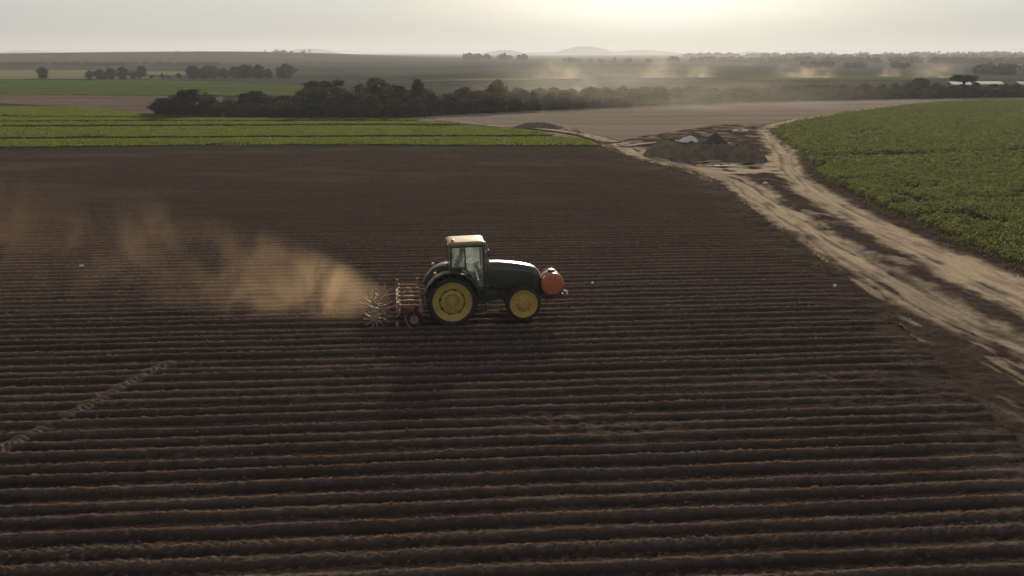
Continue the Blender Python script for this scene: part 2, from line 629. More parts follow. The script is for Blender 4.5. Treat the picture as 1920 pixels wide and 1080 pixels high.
# trampled patches
for (qx, qy, rr) in ((1030, 780, 1.0), (1150, 803, 1.4), (1560, 705, 1.6), (1600, 755, 1.2)):
    g = G(qx, qy)
    dd = np.exp(-(((PX - g[0]) / (rr * 1.6)) ** 2 + ((PY - g[1]) / (rr * 0.6)) ** 2))
    rub = fbm(PX / 0.22 + 7, PY / 0.15, 3) - 0.5
    h = h * (1 - 0.6 * dd) + dd * (0.03 + rub * 0.15)
    dry_lit = dry_lit + dd * 0.2 * sstep(-0.05, 0.15, rub)
# tyre lugs pressed along two of the near rows
for qy in (1003, 1040):
    kk = int(np.floor((((G(960, qy)[1] - 38) / math.cos(YAW)) + 60.0) / ROW))
    on = (k == kk) * prof * sstep(-0.35, 0.2, vnoise(U_ / 6, U_ * 0 + qy) - 0.3)
    lg = np.sin(2 * PI * (U_ + np.abs(t) * 1.2) / 0.30)
    h = h + on * 0.035 * lg
    dry_lit = dry_lit + on * 0.25 * lg
V = np.stack([PX, PY, h - 0.04], -1).reshape(-1, 3)
q = grid_quads(*PX.shape)
c = V[q].mean(1)
ok = (c[:, 0] < np.interp(c[:, 1], fr_d, fr_x)) & (c[:, 1] < np.interp(c[:, 0], fe_x, fe_d))
V, q, at = compact(V, q[ok], {'dry_lit': np.clip(dry_lit, 0, 2.0).ravel()})
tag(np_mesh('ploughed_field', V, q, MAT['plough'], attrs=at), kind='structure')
# loose clods, most of them on the ridge crests
wgt = (0.12 + prof) * (PY < 52) * (edge > -0.5) * (PY * 0.001) * (np.abs(U_) < 40)
cum = np.cumsum(wgt.ravel())
ii = np.unique(np.searchsorted(cum, rng.random(7000) * cum[-1]))
cx_, cy_, cz_ = PX.ravel()[ii], PY.ravel()[ii], h.ravel()[ii] - 0.04
cs_ = 0.014 + 0.034 * rng.random(len(ii)) ** 3
oc = np.array([(1, 0, 0), (0, 1, 0), (-1, 0, 0), (0, -1, 0), (0, 0, 1), (0, 0, -1)], float)
VV = oc[None] * cs_[:, None, None] * (0.6 + 0.8 * rng.random((len(ii), 6, 1)))
VV = VV + np.stack([cx_ + rng.normal(size=len(ii)) * 0.03, cy_ + rng.normal(size=len(ii)) * 0.03, cz_ + cs_ * 0.4], -1)[:, None, :]
tri = np.array([(0, 1, 4), (1, 2, 4), (2, 3, 4), (3, 0, 4), (1, 0, 5), (2, 1, 5), (3, 2, 5), (0, 3, 5)])
MAT['clod'] = soil_mat('soil_clods', (0.09, 0.066, 0.055), (0.24, 0.18, 0.15), scale=6.0)
tag(np_mesh('soil_clods', VV.reshape(-1, 3), (tri[None] + 6 * np.arange(len(ii))[:, None, None]).reshape(-1, 3), MAT['clod'], smooth=False), 'loose crumbs and clods of soil on the near furrow crests', 'soil clods', kind='stuff')
del V_, S_, U_, PX, PY, V, q, c, ok

# ------------------------------------------------------------------ headland and sandy farm tracks
CROP_L = GP([(1452, 242), (1476, 268), (1508, 289), (1531, 317), (1541, 333), (1587, 354), (1633, 377), (1680, 400), (1744, 424), (1791, 447), (1837, 470), (1874, 484), (1920, 502), (2010, 540), (2150, 600), (2350, 690), (2700, 860)])
cl_d = np.array([p[1] for p in CROP_L])[::-1]
cl_x = np.array([p[0] for p in CROP_L])[::-1]


def band(rows):
    """left and right edge of a track as a function of distance, from rows of (photo y, x left, x right)"""
    d_, l_, r_ = [], [], []
    for y_, a_, b_ in rows:
        ga, gb = G(a_, y_), G(b_, y_)
        d_.append(ga[1])
        l_.append(ga[0])
        r_.append(gb[0])
    d_, l_, r_ = np.array(d_)[::-1], np.array(l_)[::-1], np.array(r_)[::-1]
    return lambda yy: (np.interp(yy, d_, l_), np.interp(yy, d_, r_))


b1 = band([(255, 1100, 1128), (266, 1140, 1172), (275, 1152, 1200), (285, 1166, 1212), (295, 1190, 1235), (305, 1235, 1290), (318, 1290, 1345), (335, 1345, 1400), (352, 1372, 1435), (382, 1410, 1480), (405, 1440, 1515), (428, 1480, 1548), (451, 1512, 1582), (475, 1548, 1625), (498, 1580, 1665), (521, 1618, 1705), (544, 1655, 1748), (567, 1690, 1795), (590, 1728, 1835), (613, 1775, 1880), (637, 1835, 1925), (665, 1900, 1985), (720, 2010, 2095), (800, 2200, 2300)])
b2 = band([(222, 1500, 1522), (230, 1462, 1490), (236, 1428, 1462), (243, 1416, 1438), (254, 1424, 1458), (266, 1432, 1474), (278, 1440, 1492), (289, 1448, 1503), (313, 1452, 1506), (336, 1470, 1516), (359, 1494, 1560), (382, 1527, 1597), (405, 1570, 1645), (428, 1606, 1698), (451, 1656, 1746), (475, 1703, 1802), (498, 1742, 1862), (521, 1776, 1920), (544, 1830, 1985), (575, 1890, 2060), (620, 1970, 2170), (700, 2150, 2400)])
dd_ = [12.0]
while dd_[-1] < 150:
    dd_.append(dd_[-1] + min(max(0.003 * dd_[-1], 0.09), 0.35))
dd_ = np.array(dd_)
sc_ = np.linspace(0, 1, 300)
D, S = np.meshgrid(dd_, sc_, indexing='ij')
far_l = np.interp(D, [112, 118, 128, 150], [G(1128, 274)[0], G(1135, 266)[0], G(1100, 256)[0] + 6, 30])
xl = np.where(D < 113.5, np.interp(D, fr_d, fr_x) - 0.6, far_l)
xr = np.where(D < cl_d[-1], np.interp(D, cl_d, cl_x) + 1.5, np.interp(D, [cl_d[-1], 150], [cl_x[-1], G(1490, 238)[0]]))
X = xl + S * np.maximum(xr - xl, 0.5)
l1, r1 = b1(D)
l2, r2 = b2(D)
warp = 0.9 * (fbm(X / 1.6, D / 2.4, 4) - 0.5) + 0.5 * (fbm(X / 0.4, D / 0.8, 2) - 0.5)
def inside(l, r):
    m = np.minimum(X - l, r - X) + warp * 1.5
    return sstep(-0.50, 0.65, m)
sand1 = inside(l1, r1) * (0.45 + 0.55 * sstep(0.28, 0.5, fbm((X - l1) / 0.45, D / 5.0, 4)))
sand1 = sand1 * np.where(D > 50, 1, 0.75 + 0.25 * sstep(40, 55, D))
sand2 = inside(l2, r2) * (0.72 + 0.28 * sstep(0.3, 0.5, fbm((X - l2) / 0.7 + 11, D / 4.0, 4)))
apron = inside(np.interp(D, [88, 96, 101, 104], [G(1330, 330)[0], G(1300, 314)[0], G(1320, 302)[0], G(1420, 298)[0]]), l2 + 1) * ((D > 88) & (D < 104)) * sstep(0.36, 0.52, fbm(X / 1.4 + 4, D / 1.1, 4))
middle = sstep(0.60, 0.74, fbm(X / 1.8 + 21, D / 2.6 + 3, 4)) * (X > r1) * (X < l2) * 0.5
leftb = sstep(0.57, 0.70, fbm((X - l1) / 0.5 + 33, D / 3.2, 4)) * sstep(5.5, 0.0, l1 - X) * (X < l1) * 0.6
far_side = (D > 104) * sstep(0.5, 0.62, fbm(X / 2.5 + 5, D / 1.8, 4)) * 0.3
sand = np.clip(np.maximum.reduce([sand1, sand2, apron, middle, leftb, far_side]), 0, 1)
patch = sstep(0.60, 0.72, fbm((X - l2) / 0.8 + 71, D / 2.6 + 13, 5))                   # dark damp patches on the sand
sand = sand * (1 - 0.42 * patch * sstep(90, 40, D))
for l_ in (l1, l2):                                                            # fine wheel lines along the tracks
    ln = sstep(0.50, 0.62, fbm((X - l_) / 0.17 + 0.6 * vnoise(D / 7.0, D * 0 + 5), D / 14.0, 2)) * np.exp(-((X - l_ - 1.2) / 2.2) ** 2)
    sand = sand * (1 - 0.24 * ln)
rut = np.zeros_like(X)
for (l, r, fr) in ((l1, r1, 0.25), (l1, r1, 0.72), (l2, r2, 0.28), (l2, r2, 0.7)):
    cxx = l + (r - l) * fr + 0.4 * (vnoise(D / 6.0, D * 0 + fr * 9) - 0.5)
    rut += np.exp(-((X - cxx) / 0.22) ** 2)
h = -0.03 + 0.10 * (fbm(X / 1.1, D / 1.1, 4) - 0.5) * (1.2 - 0.6 * sand) - 0.055 * rut * np.maximum(sand1, sand2) + 0.09 * (fbm(X / 0.3 + 9, D / 0.3, 3) - 0.5) * (1 - sand)
h += 0.22 * np.exp(-((X - l2 + 1.3) / 0.7) ** 2) * fbm(X / 1.5, D / 1.5 + 60, 3) * (D < 90)
h += 0.18 * np.exp(-((X - r2 - 1.0) / 0.5) ** 2) * fbm(X / 1.5, D / 1.5 + 30, 3)
h = h - 0.06 * np.exp(-((X - xl) / 0.7) ** 2)
sand = np.clip(sand - 0.35 * np.clip(rut, 0, 1) * sstep(0.4, 0.7, vnoise(D / 2.2, X)), 0, 1)
V = np.stack([X, D, h], -1).reshape(-1, 3)
q = grid_quads(*D.shape)
fs_ = sand.ravel()[q].mean(1)
for nm, ok, mt in (('dirt_road', fs_ > 0.3, 'sand'), ('headland', fs_ <= 0.3, 'headland')):
    v2, q2, at = compact(V, q[ok], {'sand': sand.ravel()})
    tag(np_mesh(nm, v2, q2, MAT[mt], attrs=at), kind='structure')


def ribbon(name, px_pts, widths, mat, z, seed):
    pts = [Vector((*G(*p), 0)) for p in px_pts]
    P, W = [], []
    for i in range(len(pts) - 1):
        n = max(2, int((pts[i + 1] - pts[i]).length / 0.8))
        for j in range(n):
            f = j / n
            P.append(pts[i].lerp(pts[i + 1], f))
            W.append(widths[i] * (1 - f) + widths[i + 1] * f)
    P = np.array([(p.x, p.y) for p in P])
    W = np.array(W)
    for _ in range(8):
        P[1:-1] = (P[:-2] + 2 * P[1:-1] + P[2:]) / 4
    T = np.gradient(P, axis=0)
    T /= np.linalg.norm(T, axis=1)[:, None]
    Nn = np.stack([-T[:, 1], T[:, 0]], -1)
    C = np.linspace(-1, 1, 15)
    jag = 1 + 0.5 * (vnoise(np.arange(len(P)) / 3.0, np.full(len(P), seed)) - 0.5)
    XY = P[:, None, :] + Nn[:, None, :] * (C[None, :, None] * (W * jag)[:, None, None] * 0.5)
    hh = z + 0.04 * (fbm(XY[..., 0], XY[..., 1], 3) - 0.5)
    s = sstep(1.0, 0.55, np.abs(C))[None, :] * (0.45 + 0.55 * sstep(0.3, 0.55, fbm(XY[..., 0] / 0.8, XY[..., 1] / 0.8 + seed, 3)))
    o = np_mesh(name, np.concatenate([XY, hh[..., None]], -1).reshape(-1, 3), grid_quads(*hh.shape), mat, attrs={'sand': s.ravel()})
    return tag(o, kind='structure')


# pale bare field behind the tracks, and the thin tracks across it
drape('bare_field', [(735, 222), (850, 213), (1240, 195), (1500, 187.5), (1700, 184), (1990, 181), (1990, 187), (1850, 188.5), (1700, 194), (1560, 214), (1470, 240), (1430, 300), (1240, 302), (1150, 276), (1080, 262), (960, 246), (830, 228)], MAT['pale_soil'], -0.12, (0.8, 0.6), 0.10, rscale=1.3)
ribbon('dirt_road', [(820, 224), (870, 230), (935, 237), (1010, 241), (1060, 247), (1105, 254), (1150, 268)], [0.7, 1.0, 1.2, 1.4, 1.8, 2.4, 3.0], MAT['sand'], 0.03, 3.3)
ribbon('dirt_road', [(1440, 240), (1462, 233), (1500, 224), (1560, 215), (1640, 203), (1760, 192.5), (1880, 188)], [3.5, 3.4, 2.6, 2.2, 1.6, 1.4, 1.2], MAT['sand'], 0.04, 8.8)
ribbon('dirt_road', [(1165, 275), (1200, 270), (1245, 266), (1300, 262)], [2.0, 1.6, 1.2, 0.8], MAT['sand'], 0.05, 5.8)

# ------------------------------------------------------------------ leaf cards
def cards(P, size, up_bias=0.3, seed=0, aspect=0.55):
    r = np.random.default_rng(seed)
    n = len(P)
    nrm = r.normal(size=(n, 3))
    nrm[:, 2] = np.abs(nrm[:, 2]) + up_bias
    nrm /= np.linalg.norm(nrm, axis=1)[:, None]
    a = np.cross(nrm, r.normal(size=(n, 3)))
    a /= np.linalg.norm(a, axis=1)[:, None]
    b = np.cross(nrm, a)
    sz = (size * (0.65 + 0.7 * r.random(n)))[:, None]
    a, b = a * sz * 0.5, b * sz * 0.5 * aspect
    fold = nrm * sz * 0.08
    V = np.stack([P - a, P + b + fold, P + a, P - b + fold], 1).reshape(-1, 3)
    return V, np.arange(4 * n).reshape(n, 4)


# ------------------------------------------------------------------ green strips on the left
GREEN = GP([(-330, 281), (0, 277.2), (300, 273.2), (640, 271.6), (900, 273), (1135, 273.5), (1085, 262), (1010, 248), (930, 240), (835, 229), (760, 223), (560, 221.5), (400, 220.5), (300, 217), (200, 206), (100, 198), (0, 193), (-330, 186)])
drape('crop_field_soil', None, MAT['crop_soil'], -0.06, (1.0, 0.8), 0.06, world=GREEN)
MAT['green_leaf'] = leaf_mat('young_crop_leaf', (0.125, 0.155, 0.022), (0.165, 0.19, 0.026), (0.10, 0.125, 0.02), scale=0.12, trans=0.5, tcol=(0.2, 0.24, 0.03))
n = 80000
gx = rng.uniform(-100, 14, n)
gy = rng.uniform(105, 200, n)
def gapline(pts):
    w_ = GP(pts)
    return np.interp(gx, [p[0] for p in w_], [p[1] for p in w_])
keep = in_poly(gx, gy, GREEN)
for pts, hw in (([(-300, 264), (0, 261), (640, 257), (1130, 256)], 1.7), ([(-300, 241), (0, 238), (640, 235.3), (1100, 235.5)], 2.0), ([(-300, 230), (0, 228.5), (400, 227.5), (800, 227)], 1.6), ([(-300, 217), (0, 219), (300, 220.5), (420, 221.5)], 1.6)):
    g = gapline(pts)
    keep &= np.abs(gy - g + 0.5 * (vnoise(gx / 4, gy * 0 + hw * 50) - 0.5)) > hw
keep &= fbm(gx / 6 + 31, gy / 3, 3) > 0.24
gx, gy = gx[keep], gy[keep]
P = np.repeat(np.stack([gx, gy, np.zeros_like(gx)], -1), 8, 0)
P += rng.normal(size=P.shape) * np.array([0.22, 0.22, 0.0])
P[:, 2] = 0.05 + 0.11 * rng.random(len(P)) ** 0.7 * (0.7 + 0.6 * vnoise(P[:, 0] / 3, P[:, 1] / 2))
V, q = cards(P, 0.25, 1.1, 5, 0.65)
tag(np_mesh('low_crop', V, q, MAT['green_leaf'], smooth=False), 'low bright green crop in long strips beyond the ploughed field', 'crop', kind='stuff')

# ------------------------------------------------------------------ bushy crop on the right
CROP_FAR = GP([(1455, 243), (1500, 229), (1600, 212), (1750, 194), (1850, 189.5), (1990, 188.5)])
CROP = CROP_L[::-1] + CROP_FAR[1:] + [(150, CROP_FAR[-1][1]), (150, CROP_L[-1][1])]
drape('crop_field_soil', None, MAT['crop_soil'], -0.05, (0.8, 0.6), 0.08, world=[(p[0], p[1]) for p in CROP])
MAT['bush_leaf'] = leaf_mat('bushy_crop_leaf', (0.065, 0.092, 0.028), (0.15, 0.17, 0.05), (0.21, 0.22, 0.08), scale=0.55, trans=0.5, tcol=(0.15, 0.17, 0.045))


def crop_cards(n, dlo, dhi, per, size, seed, ht):
    r = np.random.default_rng(seed)
    d_ = r.uniform(dlo, dhi, n)
    x_ = r.uniform(15, 150, n)
    ok = in_poly(x_, d_, CROP) & (x_ < 12 + d_ * 0.62)
    x_, d_ = x_[ok], d_[ok]
    row = (d_ - 0.03 * x_) / 0.75                                   # plants stand in rows
    d_ = d_ + ((np.round(row) - row) * 0.75) * 0.55
    bare = np.abs(d_ - np.interp(x_, [G(1560, 296)[0], G(1920, 285)[0], 150], [G(1560, 296)[1], G(1920, 285)[1], G(1920, 285)[1] + 6])) < 1.7 * (0.4 + vnoise(x_ / 3, d_ * 0))
    ok = ~bare & (fbm(x_ / 2.2 + 5, d_ / 2.2 + 9, 3) > 0.30)
    x_, d_ = x_[ok], d_[ok]
    hgt = ht * (0.6 + 0.8 * fbm(x_ / 1.3, d_ / 1.0, 3))
    P = np.repeat(np.stack([x_, d_, hgt], -1), per, 0)
    off = r.normal(size=P.shape)
    off /= np.linalg.norm(off, axis=1)[:, None]
    off[:, 2] = np.abs(off[:, 2])
    rad = 0.30 * (0.7 + 0.6 * np.repeat(r.random(len(x_)), per))[:, None]
    P2 = P + off * rad * np.array([1.0, 1.0, 0.0])
    P2[:, 2] = P[:, 2] * (0.25 + 0.8 * off[:, 2])
    return cards(P2, size, 0.25, seed + 1, 0.62)


V1, q1 = crop_cards(57000, 28, 92, 22, 0.14, 21, 0.48)
V2, q2 = crop_cards(85000, 92, 240, 12, 0.21, 22, 0.46)
tag(np_mesh('bushy_crop', np.concatenate([V1, V2]), np.concatenate([q1, q2 + len(V1)]), MAT['bush_leaf'], smooth=False), 'dense dark green bushy crop right of the sandy road', 'crop', kind='stuff')

# ragged weeds on the verge
vd = rng.uniform(34, 140, 1500)
vx = np.interp(vd, cl_d, cl_x) - np.abs(rng.normal(size=1500)) * 0.7 + 0.3
vl1, _r = b1(vd)
vx = np.where(rng.random(1500) < 0.22, vl1 - 0.5 - np.abs(rng.normal(size=1500)) * 0.9, vx)
kp = fbm(vx / 2.0, vd / 3.0, 3) > 0.42
VP = np.repeat(np.stack([vx[kp], vd[kp], np.zeros(kp.sum())], -1), 7, 0)
VP += rng.normal(size=VP.shape) * np.array([0.13, 0.13, 0.0])
VP[:, 2] = 0.02 + 0.16 * rng.random(len(VP))
VV, qq = cards(VP, 0.17, 0.1, 66, 0.4)
MAT['verge_leaf'] = leaf_mat('verge_weeds', (0.05, 0.06, 0.025), (0.10, 0.10, 0.045), (0.15, 0.13, 0.07), scale=0.8, trans=0.4)
tag(np_mesh('verge_weeds', VV, qq, MAT['verge_leaf'], smooth=False), 'small weeds scattered along the verge of the sandy tracks', 'weeds', kind='stuff')

# ------------------------------------------------------------------ far fields
drape('brown_field', [(-200, 174), (0, 175), (150, 177.5), (300, 178.5), (420, 180), (420, 220), (300, 217), (200, 206), (100, 198), (0, 193), (-200, 187)], MAT['field_brown'], -0.10, (1.2, 1.2), 0.1)
drape('green_field', [(-250, 149), (0, 149), (150, 150), (300, 150.5), (430, 154), (555, 158), (600, 166), (560, 181), (420, 180), (300, 178.5), (150, 177.5), (0, 175), (-250, 174)], MAT['field_green'], 0.0, (2, 2), 0.5, rscale=2)
drape('straw_field', [(-200, 131), (0, 131), (160, 131), (250, 136), (300, 147), (0, 148.5), (-250, 148.5)], MAT['field_straw'], 0.0, (4, 5), 0.3)
drape('grey_field', [(260, 134), (350, 134), (350, 141), (280, 141)], MAT['field_straw'], 0.03, (3, 4))
drape('dark_field', [(-300, 120.5), (0, 121), (250, 121.5), (560, 124), (900, 128), (900, 133), (560, 131), (250, 130.5), (-300, 130)], MAT['field_dark'], 0.03, (8, 8))
drape('far_field', [(-200, 107), (120, 105.5), (420, 104), (560, 106), (760, 116), (560, 119), (250, 119), (-300, 119)], MAT['field_grey'], 0.25, (12, 14))
drape('valley_field', [(620, 133), (960, 128), (1300, 126), (1300, 131), (960, 137), (700, 144)], MAT['field_grey'], 0.05, (8, 8))
drape('valley_strip', [(780, 152), (900, 147), (1010, 147.5), (1010, 150.5), (900, 151)], MAT['field_straw'], 0.05, (3, 4))
drape('valley_strip', [(1380, 146), (1600, 143), (1720, 145), (1720, 150), (1400, 151)], MAT['field_green'], 0.05, (3, 4), 0.4)

# distant hills
hx = np.linspace(-5000, 5000, 330)
hy = np.linspace(5400, 10000, 60)
D, X = np.meshgrid(hy, hx, indexing='ij')
Z = np.full(X.shape, -20.0)
for (px, top, wd, yy) in [(a, b, c * 0.85, d * 0.85) for (a, b, c, d) in ((80, 95.5, 300, 7600), (590, 91.5, 260, 8200), (480, 97, 500, 8600), (945, 94, 190, 7600), (1092, 87.5, 260, 8800), (1200, 94.5, 420, 9200), (1030, 98, 600, 9000), (1400, 96.5, 200, 9000), (1330, 99, 500, 8600), (1700, 100, 900, 9500), (250, 99, 600, 9000), (750, 99.5, 700, 9000))]:
    cx = (px - 960) / FPX * yy
    hh = CAM_H + (100 - top) / FPX * yy + 20
    Z = np.maximum(Z, -20 + hh * np.exp(-((X - cx) / wd) ** 2 * 0.8) * np.exp(-((D - yy) / 500) ** 2) * (0.93 + 0.14 * fbm(X / 260, D / 260, 3)))
tag(np_mesh('distant_hills', np.stack([X, D, Z], -1).reshape(-1, 3), grid_quads(*D.shape), MAT['hill']), kind='structure')

# ------------------------------------------------------------------ trees
MAT['leaf_dark'] = leaf_mat('dark_foliage', (0.014, 0.020, 0.011), (0.040, 0.048, 0.020), (0.06, 0.07, 0.03), scale=0.7, trans=0.35)
MAT['leaf_olive'] = leaf_mat('olive_foliage', (0.025, 0.033, 0.016), (0.062, 0.070, 0.028), (0.095, 0.095, 0.045), scale=0.6, trans=0.38)
MAT['leaf_brown'] = leaf_mat('dry_foliage', (0.048, 0.042, 0.024), (0.075, 0.066, 0.036), (0.10, 0.085, 0.05), scale=0.4, trans=0.3)
MAT['bark'] = soil_mat('bark', (0.04, 0.032, 0.025), (0.10, 0.08, 0.06), scale=4, bscale=20)


def tree_proto(seed, leaf, shape, n=4600):
    """unit tree: one metre tall; trunk with limbs, crown of leaf clumps"""
    r = np.random.default_rng(seed)
    tk = MB()
    lean = r.normal(size=2) * 0.03
    tk.tube([(0, 0, -0.04), (lean[0] * 0.4, lean[1] * 0.4, 0.18), (lean[0], lean[1], 0.5), (lean[0] * 1.6, lean[1] * 1.4, 0.8)], [0.034, 0.026, 0.018, 0.006], 7)
    blobs = []
    nb = 15
    for i in range(nb):
        a = 2.4 * i + r.random() * 0.8
        f = i / (nb - 1)
        if shape == 'round':
            z = 0.22 + 0.62 * f
            rad = 0.38 * math.sin(PI * (0.14 + 0.78 * f)) * (0.4 + 0.85 * r.random())
            s = 0.11 + 0.10 * r.random()
        elif shape == 'tall':
            z = 0.2 + 0.68 * f
            rad = 0.22 * math.sin(PI * (0.2 + 0.75 * f)) * (0.5 + 0.7 * r.random())
            s = 0.12 + 0.06 * r.random()
        elif shape == 'umbrella':
            z = 0.74 + 0.14 * f
            rad = 0.36 * (0.25 + 0.75 * r.random())
            s = 0.10 + 0.04 * r.random()
        else:                                                   # spreading, flat top
            z = 0.30 + 0.52 * f ** 0.6
            rad = 0.55 * (0.35 + 0.65 * r.random()) * (0.6 + 0.4 * f)
            s = 0.13 + 0.06 * r.random()
        c = np.array([rad * math.cos(a), rad * math.sin(a), z])
        blobs.append((c, s))
        tk.tube([(lean[0], lean[1], max(0.15, z - 0.25)), tuple((c + np.array([lean[0], lean[1], z - 0.05])) / 2), tuple(c)], [0.012, 0.008, 0.003], 5)
    Ps = []
    for c, s in blobs:
        m = n // nb
        dirs = r.normal(size=(m, 3))
        dirs /= np.linalg.norm(dirs, axis=1)[:, None]
        rr = s * (0.5 + 0.55 * r.random(m) ** 0.5)
        rr *= 0.6 + 0.95 * r.random(m) * (vnoise(dirs[:, 0] * 3 + seed, dirs[:, 1] * 3 + c[2] * 9))
        Ps.append(c + dirs * rr[:, None] * np.array([1.15, 1.15, 0.8]))
    if shape not in ('flat', 'umbrella'):                                           # low skirt
        m = n // 6
        a = r.random(m) * 2 * PI
        q_ = 0.28 * np.sqrt(r.random(m))
        Ps.append(np.stack([q_ * np.cos(a), q_ * np.sin(a), 0.03 + 0.26 * r.random(m)], -1))
    P = np.concatenate(Ps)
    P[:, 2] = np.minimum(P[:, 2], 0.98 + 0.04 * r.random(len(P)))
    V, q = cards(P, 0.062, 0.15, seed + 100, 0.7)
    root = empty('tree', (0, -200, -50))
    tk.build('trunk', MAT['bark'], root, smooth=60)
    np_mesh('crown', V, q, leaf, root, smooth=False)
    return root


PROTO = {}
sd = 300
for kind, leaf in (('dark', 'leaf_dark'), ('olive', 'leaf_olive'), ('brown', 'leaf_brown')):
    for shp in ('round', 'tall', 'flat'):
        PROTO[kind, shp] = [tree_proto(sd + j, MAT[leaf], shp) for j in range(2 if shp == 'round' else 1)]
        sd += 5
PROTO['dark', 'umbrella'] = [tree_proto(990, MAT['leaf_dark'], 'umbrella')]


def put_tree(x, y, hgt, wid, kind, shp, label, group, name='tree'):
    src = rnd.choice(PROTO[kind, shp])
    root = src.copy()
    COL.objects.link(root)
    root.name = name
    for ch in src.children:
        c_ = ch.copy()
        COL.objects.link(c_)
        c_.parent = root
    root.location = (x, y, float(terrain(x, y)) - 0.1 if y > 480 else -0.1)
    root.rotation_euler = (0, 0, rnd.random() * 6.28)
    root.scale = (wid, wid, hgt)
    tag(root, label, 'tree', group)
    return root


BASE_Y = ([250, 280, 400, 560, 740, 850, 1000, 1240, 1500, 1700, 2000], [214, 216, 217.5, 219, 219.5, 213, 206, 195.5, 187.5, 183.5, 180.5])
TOP_Y = ([250, 285, 310, 350, 390, 420, 450, 480, 520, 560, 600, 630, 660, 700, 730, 760, 785, 820, 850, 900, 930, 960, 1010, 1100, 1240, 1300, 1400, 1500, 1600, 1690, 1720, 1760, 1800, 1920, 2000],
         [190, 186, 172, 165, 168, 180, 178, 169, 171, 168, 148, 154, 158, 145, 150, 158, 150, 164, 160, 156, 150, 157, 159, 157, 155, 155, 157, 153, 153, 150, 146, 152, 148, 150, 150])
WOOD = 'trees in the dense tree line across the middle'
first_front = True
def place_wood():
    rowsp = (0.0, 5.0, 11.0, 19.0)
    for ri, back in enumerate(rowsp):
        px = 292.0 + rnd.random() * 20 + (18 if ri == 0 else 0)
        if ri >= 2:
            px = 430
        while px < 2010:
            by = np.interp(px, *BASE_Y)
            gx_, gy_ = G(px, by)
            d_ = gy_ + back + rnd.uniform(-1.0, 1.0)
            x_ = (px - 960) / FPX * (d_ * math.cos(PITCH) + CAM_H * math.sin(PITCH))
            hmax = CAM_H - (np.interp(px, *TOP_Y) - 100) * d_ / FPX * 1.02
            hmax = max(hmax, 1.8)
            hgt = hmax * (0.64, 0.82, 0.95, 1.0)[ri] * rnd.uniform(0.82, 1.06)
            wid = (2.0 + 0.62 * hgt) * rnd.uniform(0.95, 1.35)
            u = rnd.random()
            if px < 560:
                kind = 'dark' if u < 0.85 else 'olive'
            elif px < 800:
                kind = 'dark' if u < 0.5 else 'olive'
            elif px < 1000:
                kind = 'brown' if u < 0.45 else ('olive' if u < 0.8 else 'dark')
            elif px < 1680:
                kind = 'olive' if u < 0.6 else ('brown' if u < 0.85 else 'dark')
            else:
                kind = 'dark' if u < 0.75 else 'olive'
            shp = 'round' if rnd.random() < 0.75 else ('tall' if rnd.random() < 0.5 else 'flat')
            zone = 'behind the green strips' if px < 860 else ('behind the pale field' if px < 1500 else 'behind the bushy crop')
            rowl = ('in front', 'in the second row', 'in the third row', 'at the back')[ri]
            kn = {'dark': 'dark green', 'olive': 'olive green', 'brown': 'brownish'}[kind]
            sn = {'round': 'bushy', 'tall': 'slender', 'flat': 'flat topped'}[shp]
            put_tree(x_, d_, hgt, wid, kind, shp, f'{kn} {sn} tree {rowl} of the wood {zone}', WOOD)
            px += wid / d_ * FPX * rnd.uniform(0.60, 0.92)
place_wood()
# the trees that stand out
for px, by, top, wpx, kind, shp, lab in (
        (310, 215.5, 178, 70, 'dark', 'round', 'low near black bushy tree at the very left end of the tree line'),
        (358, 216, 163, 95, 'dark', 'round', 'big round near black tree second from the left end of the tree line'),
        (602, 205, 146, 62, 'dark', 'flat', 'tall dark flat topped tree rising above the left part of the tree line'),
        (706, 205, 143, 74, 'dark', 'round', 'tallest round dark crown of the tree line above the green strips'),
        (783, 207, 148, 42, 'dark', 'tall', 'slender dark tree standing up alone right of the tallest crown'),
        (932, 200, 148, 40, 'brown', 'round', 'brownish tree poking out above the tree line behind the pale field'),
        (1722, 175, 143, 40, 'dark', 'round', 'dark tree rising above the tree line left of the white shed roofs'),
        (1803, 180, 139, 52, 'dark', 'umbrella', 'umbrella shaped dark tree in front of the white shed roofs'),
        (480, 212, 166, 70, 'dark', 'round', 'wide dark bushy tree between the round black tree and the flat topped one')):
    gx_, gy_ = G(px, by)
    hgt = (CAM_H - (top - 100) * gy_ / FPX * 1.02) * 1.09
    put_tree(gx_, gy_, hgt, wpx / FPX * gy_ * 1.05, kind, shp, lab, WOOD)
# trees of the far fields on the left
FARG = 'small trees between the far fields on the left'
put_tree(*G(80, 147), 5.0, 6.0, 'dark', 'round', 'lone small round tree at the far left between pale fields', None)
px = 165.0
while px < 560:
    for rr_ in range(2):
        by = 147.5 - rr_ * 3 - (px > 390) * 1.0
        gx_, gy_ = G(px + rnd.uniform(-6, 6), by)
        lo = 280 < px < 360
        hgt = (1.6 if lo else (4.2 if px < 280 else 4.8)) * rnd.uniform(0.45, 1.2) * (gy_ / 430)
        put_tree(gx_, gy_, hgt, hgt * rnd.uniform(1.0, 1.6), rnd.choice(['dark', 'olive']), 'round' if rnd.random() < 0.6 else 'tall',
                 'hazy grey tree in the far copse left of the lone gap' if px < 285 else ('low bush in the hedge between the two far copses' if lo else 'hazy grey tree in the wide far copse behind the far green field'), FARG)
    px += rnd.uniform(10, 26)
for L_ in PROTO.values():
    for r_ in L_:
        for c_ in list(r_.children):
            bpy.data.objects.remove(c_)
        bpy.data.objects.remove(r_)

MAT['leaf_far'] = leaf_mat('far_foliage', (0.045, 0.05, 0.034), (0.08, 0.083, 0.055), (0.10, 0.10, 0.07), scale=0.05, trans=0.3)  # leaf colour made paler to stand in for haze over far woods
